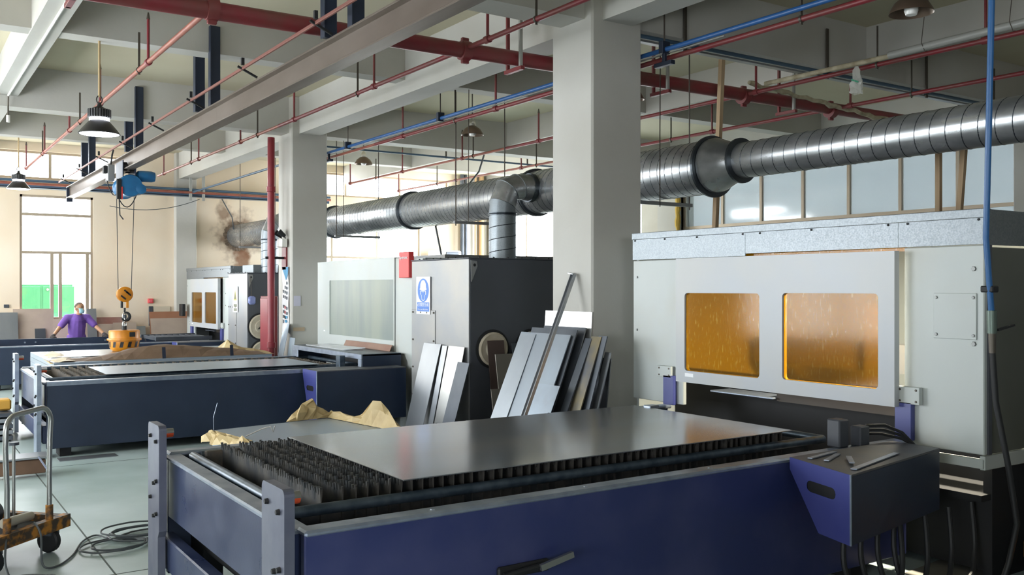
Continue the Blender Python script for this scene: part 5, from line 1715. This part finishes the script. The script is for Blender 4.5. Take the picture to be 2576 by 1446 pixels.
# load on the cart
o = blob('dirty_motor', [(cp_(-.12, .35, .30), .09, cp_(.06, .42, .31), .10), (cp_(-.2, .4, .32), .07, cp_(-.3, .45, .33), .08)], .02, mat('oily_black', '26282a', .5, bump=.6, bscale=25), at=tuple(cp_(0, .4, .21)), smooth=2)
tag(o, 'lumpy oily black machine part lying on the cart', 'machine part')
o = B().cyl(cp_(-.16, .10, .31), cp_(.16, .16, .285), .035, .03, 14).build('grey_tube', mat('dirty_white', 'b5b1a2', .6), smooth=True)
tag(o, 'short off-white tube lying across the front of the cart', 'tube')
o = B().bev(.18, .5, 7.6, 7.9, .262, .5, .03).build('tool_case', mat('dark_blue_plastic', '2d3a4c', .3))
tag(o, 'dark blue plastic case at the left edge on the cart', 'tool case')
rd_ = thing('measuring_post', 'thin grey post with a flat knob standing on the cart', 'post', tuple(cp_(.16, .3, .2)))
B().cyl(cp_(.16, .3, .2), cp_(.16, .3, .78), .011, n=10).build('post', CHROME, rd_, True)
B().cyl(cp_(.16, .3, .78), cp_(.16, .3, .80), .035, n=14).build('knob', PLATED, rd_, True)
B().cyl(cp_(.16, .3, .2), cp_(.16, .3, .26), .022, n=10).build('foot', PLATED, rd_, True)
def coil(label, c, r, n, seed, rad=.007):
    random.seed(seed)
    pts = []
    for i in range(n * 16 + 1):
        t = 2 * PI * i / 16
        k = r * (1 + .25 * math.sin(t * .37 + seed) + random.uniform(-.04, .04))
        pts.append((c[0] + k * 1.15 * math.cos(t) + .03 * math.sin(t * .21), c[1] + k * .9 * math.sin(t), .012 + .012 * (i // 16) + random.uniform(0, .006)))
    tag(B().tube(sm(pts, 3), rad, 6).build('cable_coil', CABLE, smooth=True), label, 'cable')
coil('loosely coiled grey cable beside the foot of the nearest table', (1.62, 7.5), .2, 5, 4)
coil('single large cable loop on the floor between cart and table', (1.36, 7.28), .2, 2, 8)
coil('small cable coil on the floor at the lower left corner', (.72, 6.55), .16, 4, 12)
def floor_cable(label, pts):
    tag(B().tube(sm(pts), .007, 6).build('floor_cable', CABLE, smooth=True), label, 'cable')
floor_cable('grey cable running from the cart over the floor to the coil', [(.84, 7.22, .27), (.86, 7.05, .22), (.86, 6.95, .04), (.95, 6.98, .01), (1.08, 7.2, .01), (1.2, 7.55, .01), (1.32, 7.68, .01), (1.4, 7.45, .012), (1.5, 7.35, .012)])
floor_cable('thin black cable hanging from the cart to the lower left', [(.66, 7.06, .27), (.64, 6.95, .2), (.63, 6.85, .1), (.66, 6.75, .01), (.7, 6.6, .01)])
# pallet beams and boards left of the middle table
e = thing('timber_block', 'brown timber bearer under a bent sheet left of the middle table', 'timber', (1.15, 10.6, 0))
B().bev(.85, 1.32, 10.45, 10.6, .03, .17, .008).build('bearer', PALLET, e)
B().bev(.82, 1.36, 10.42, 10.75, .18, .2, .004).build('sheet', PLATE, e)
o = B().tube(sag((1.25, 10.42, .205), (1.36, 10.35, .012), .0), .01, 5).build('plastic_strap', mat('blue_white_strap', '9aa0b8', .4))
tag(o, 'pale looped plastic strap beside the timber bearer', 'strap')
e = thing('board_stack', 'stack of grey boards at the left edge behind the cart', 'boards', (1.0, 13.2, 0))
for k in range(5):
    B().bev(.4, 1.28, 13.0 + .01 * k, 13.9, .02 + k * .07, .07 + k * .07, .004).build('board', PLATE if k % 2 else PLATED, e)
o = B().bev(1.12, 1.28, 13.2, 13.45, .365, .50, .02).build('yellow_packet', mat('yellow_paper', 'c9983c', .6, bump=.5, bscale=8))
tag(o, 'crumpled yellow packet on the grey boards', 'packet')
e = thing('scrap_mat', 'pale diamond-plate offcut lying on the floor by the middle table', 'steel plate', (2.0, 11.2, 0))
B().bev(1.55, 2.15, 11.2, 11.42, .001, .006, .001).build('sheet', PLATE, e)
# dark corner at the lower right
e = thing('round_pedestal', 'dark round base with a yellow band at the lower right corner', 'pedestal', (6.15, 2.78, 0))
B().lathe([(.36, 0), (.36, .26), (.34, .28)], (6.15, 2.78, 0), 36).build('drum', DARK, e, True)
B().lathe([(.36, .0), (.375, .002), (.375, .09), (.36, .092)], (6.15, 2.78, .2), 36).build('yellow_band', YELLOW, e, True)
B().lathe([(.0, 0), (.3, 0), (.34, .0)], (6.15, 2.78, .285), 36).build('top_plate', PLATED, e)
for lab, q in (('torn cardboard sheet on the dark floor under the blue box', ((5.55, 3.2), (6.05, 3.25), (6.15, 3.75), (5.6, 3.7))),
               ('narrow cardboard strip on the dark floor by the pedestal', ((5.3, 2.95), (5.75, 2.75), (5.8, 2.85), (5.35, 3.05)))):
    o = B().prism([(*p, .002) for p in q], (0, 0, .006)).build('cardboard_scrap', mat('grey_card', '8a8880', .8))
    tag(o, lab, 'cardboard')
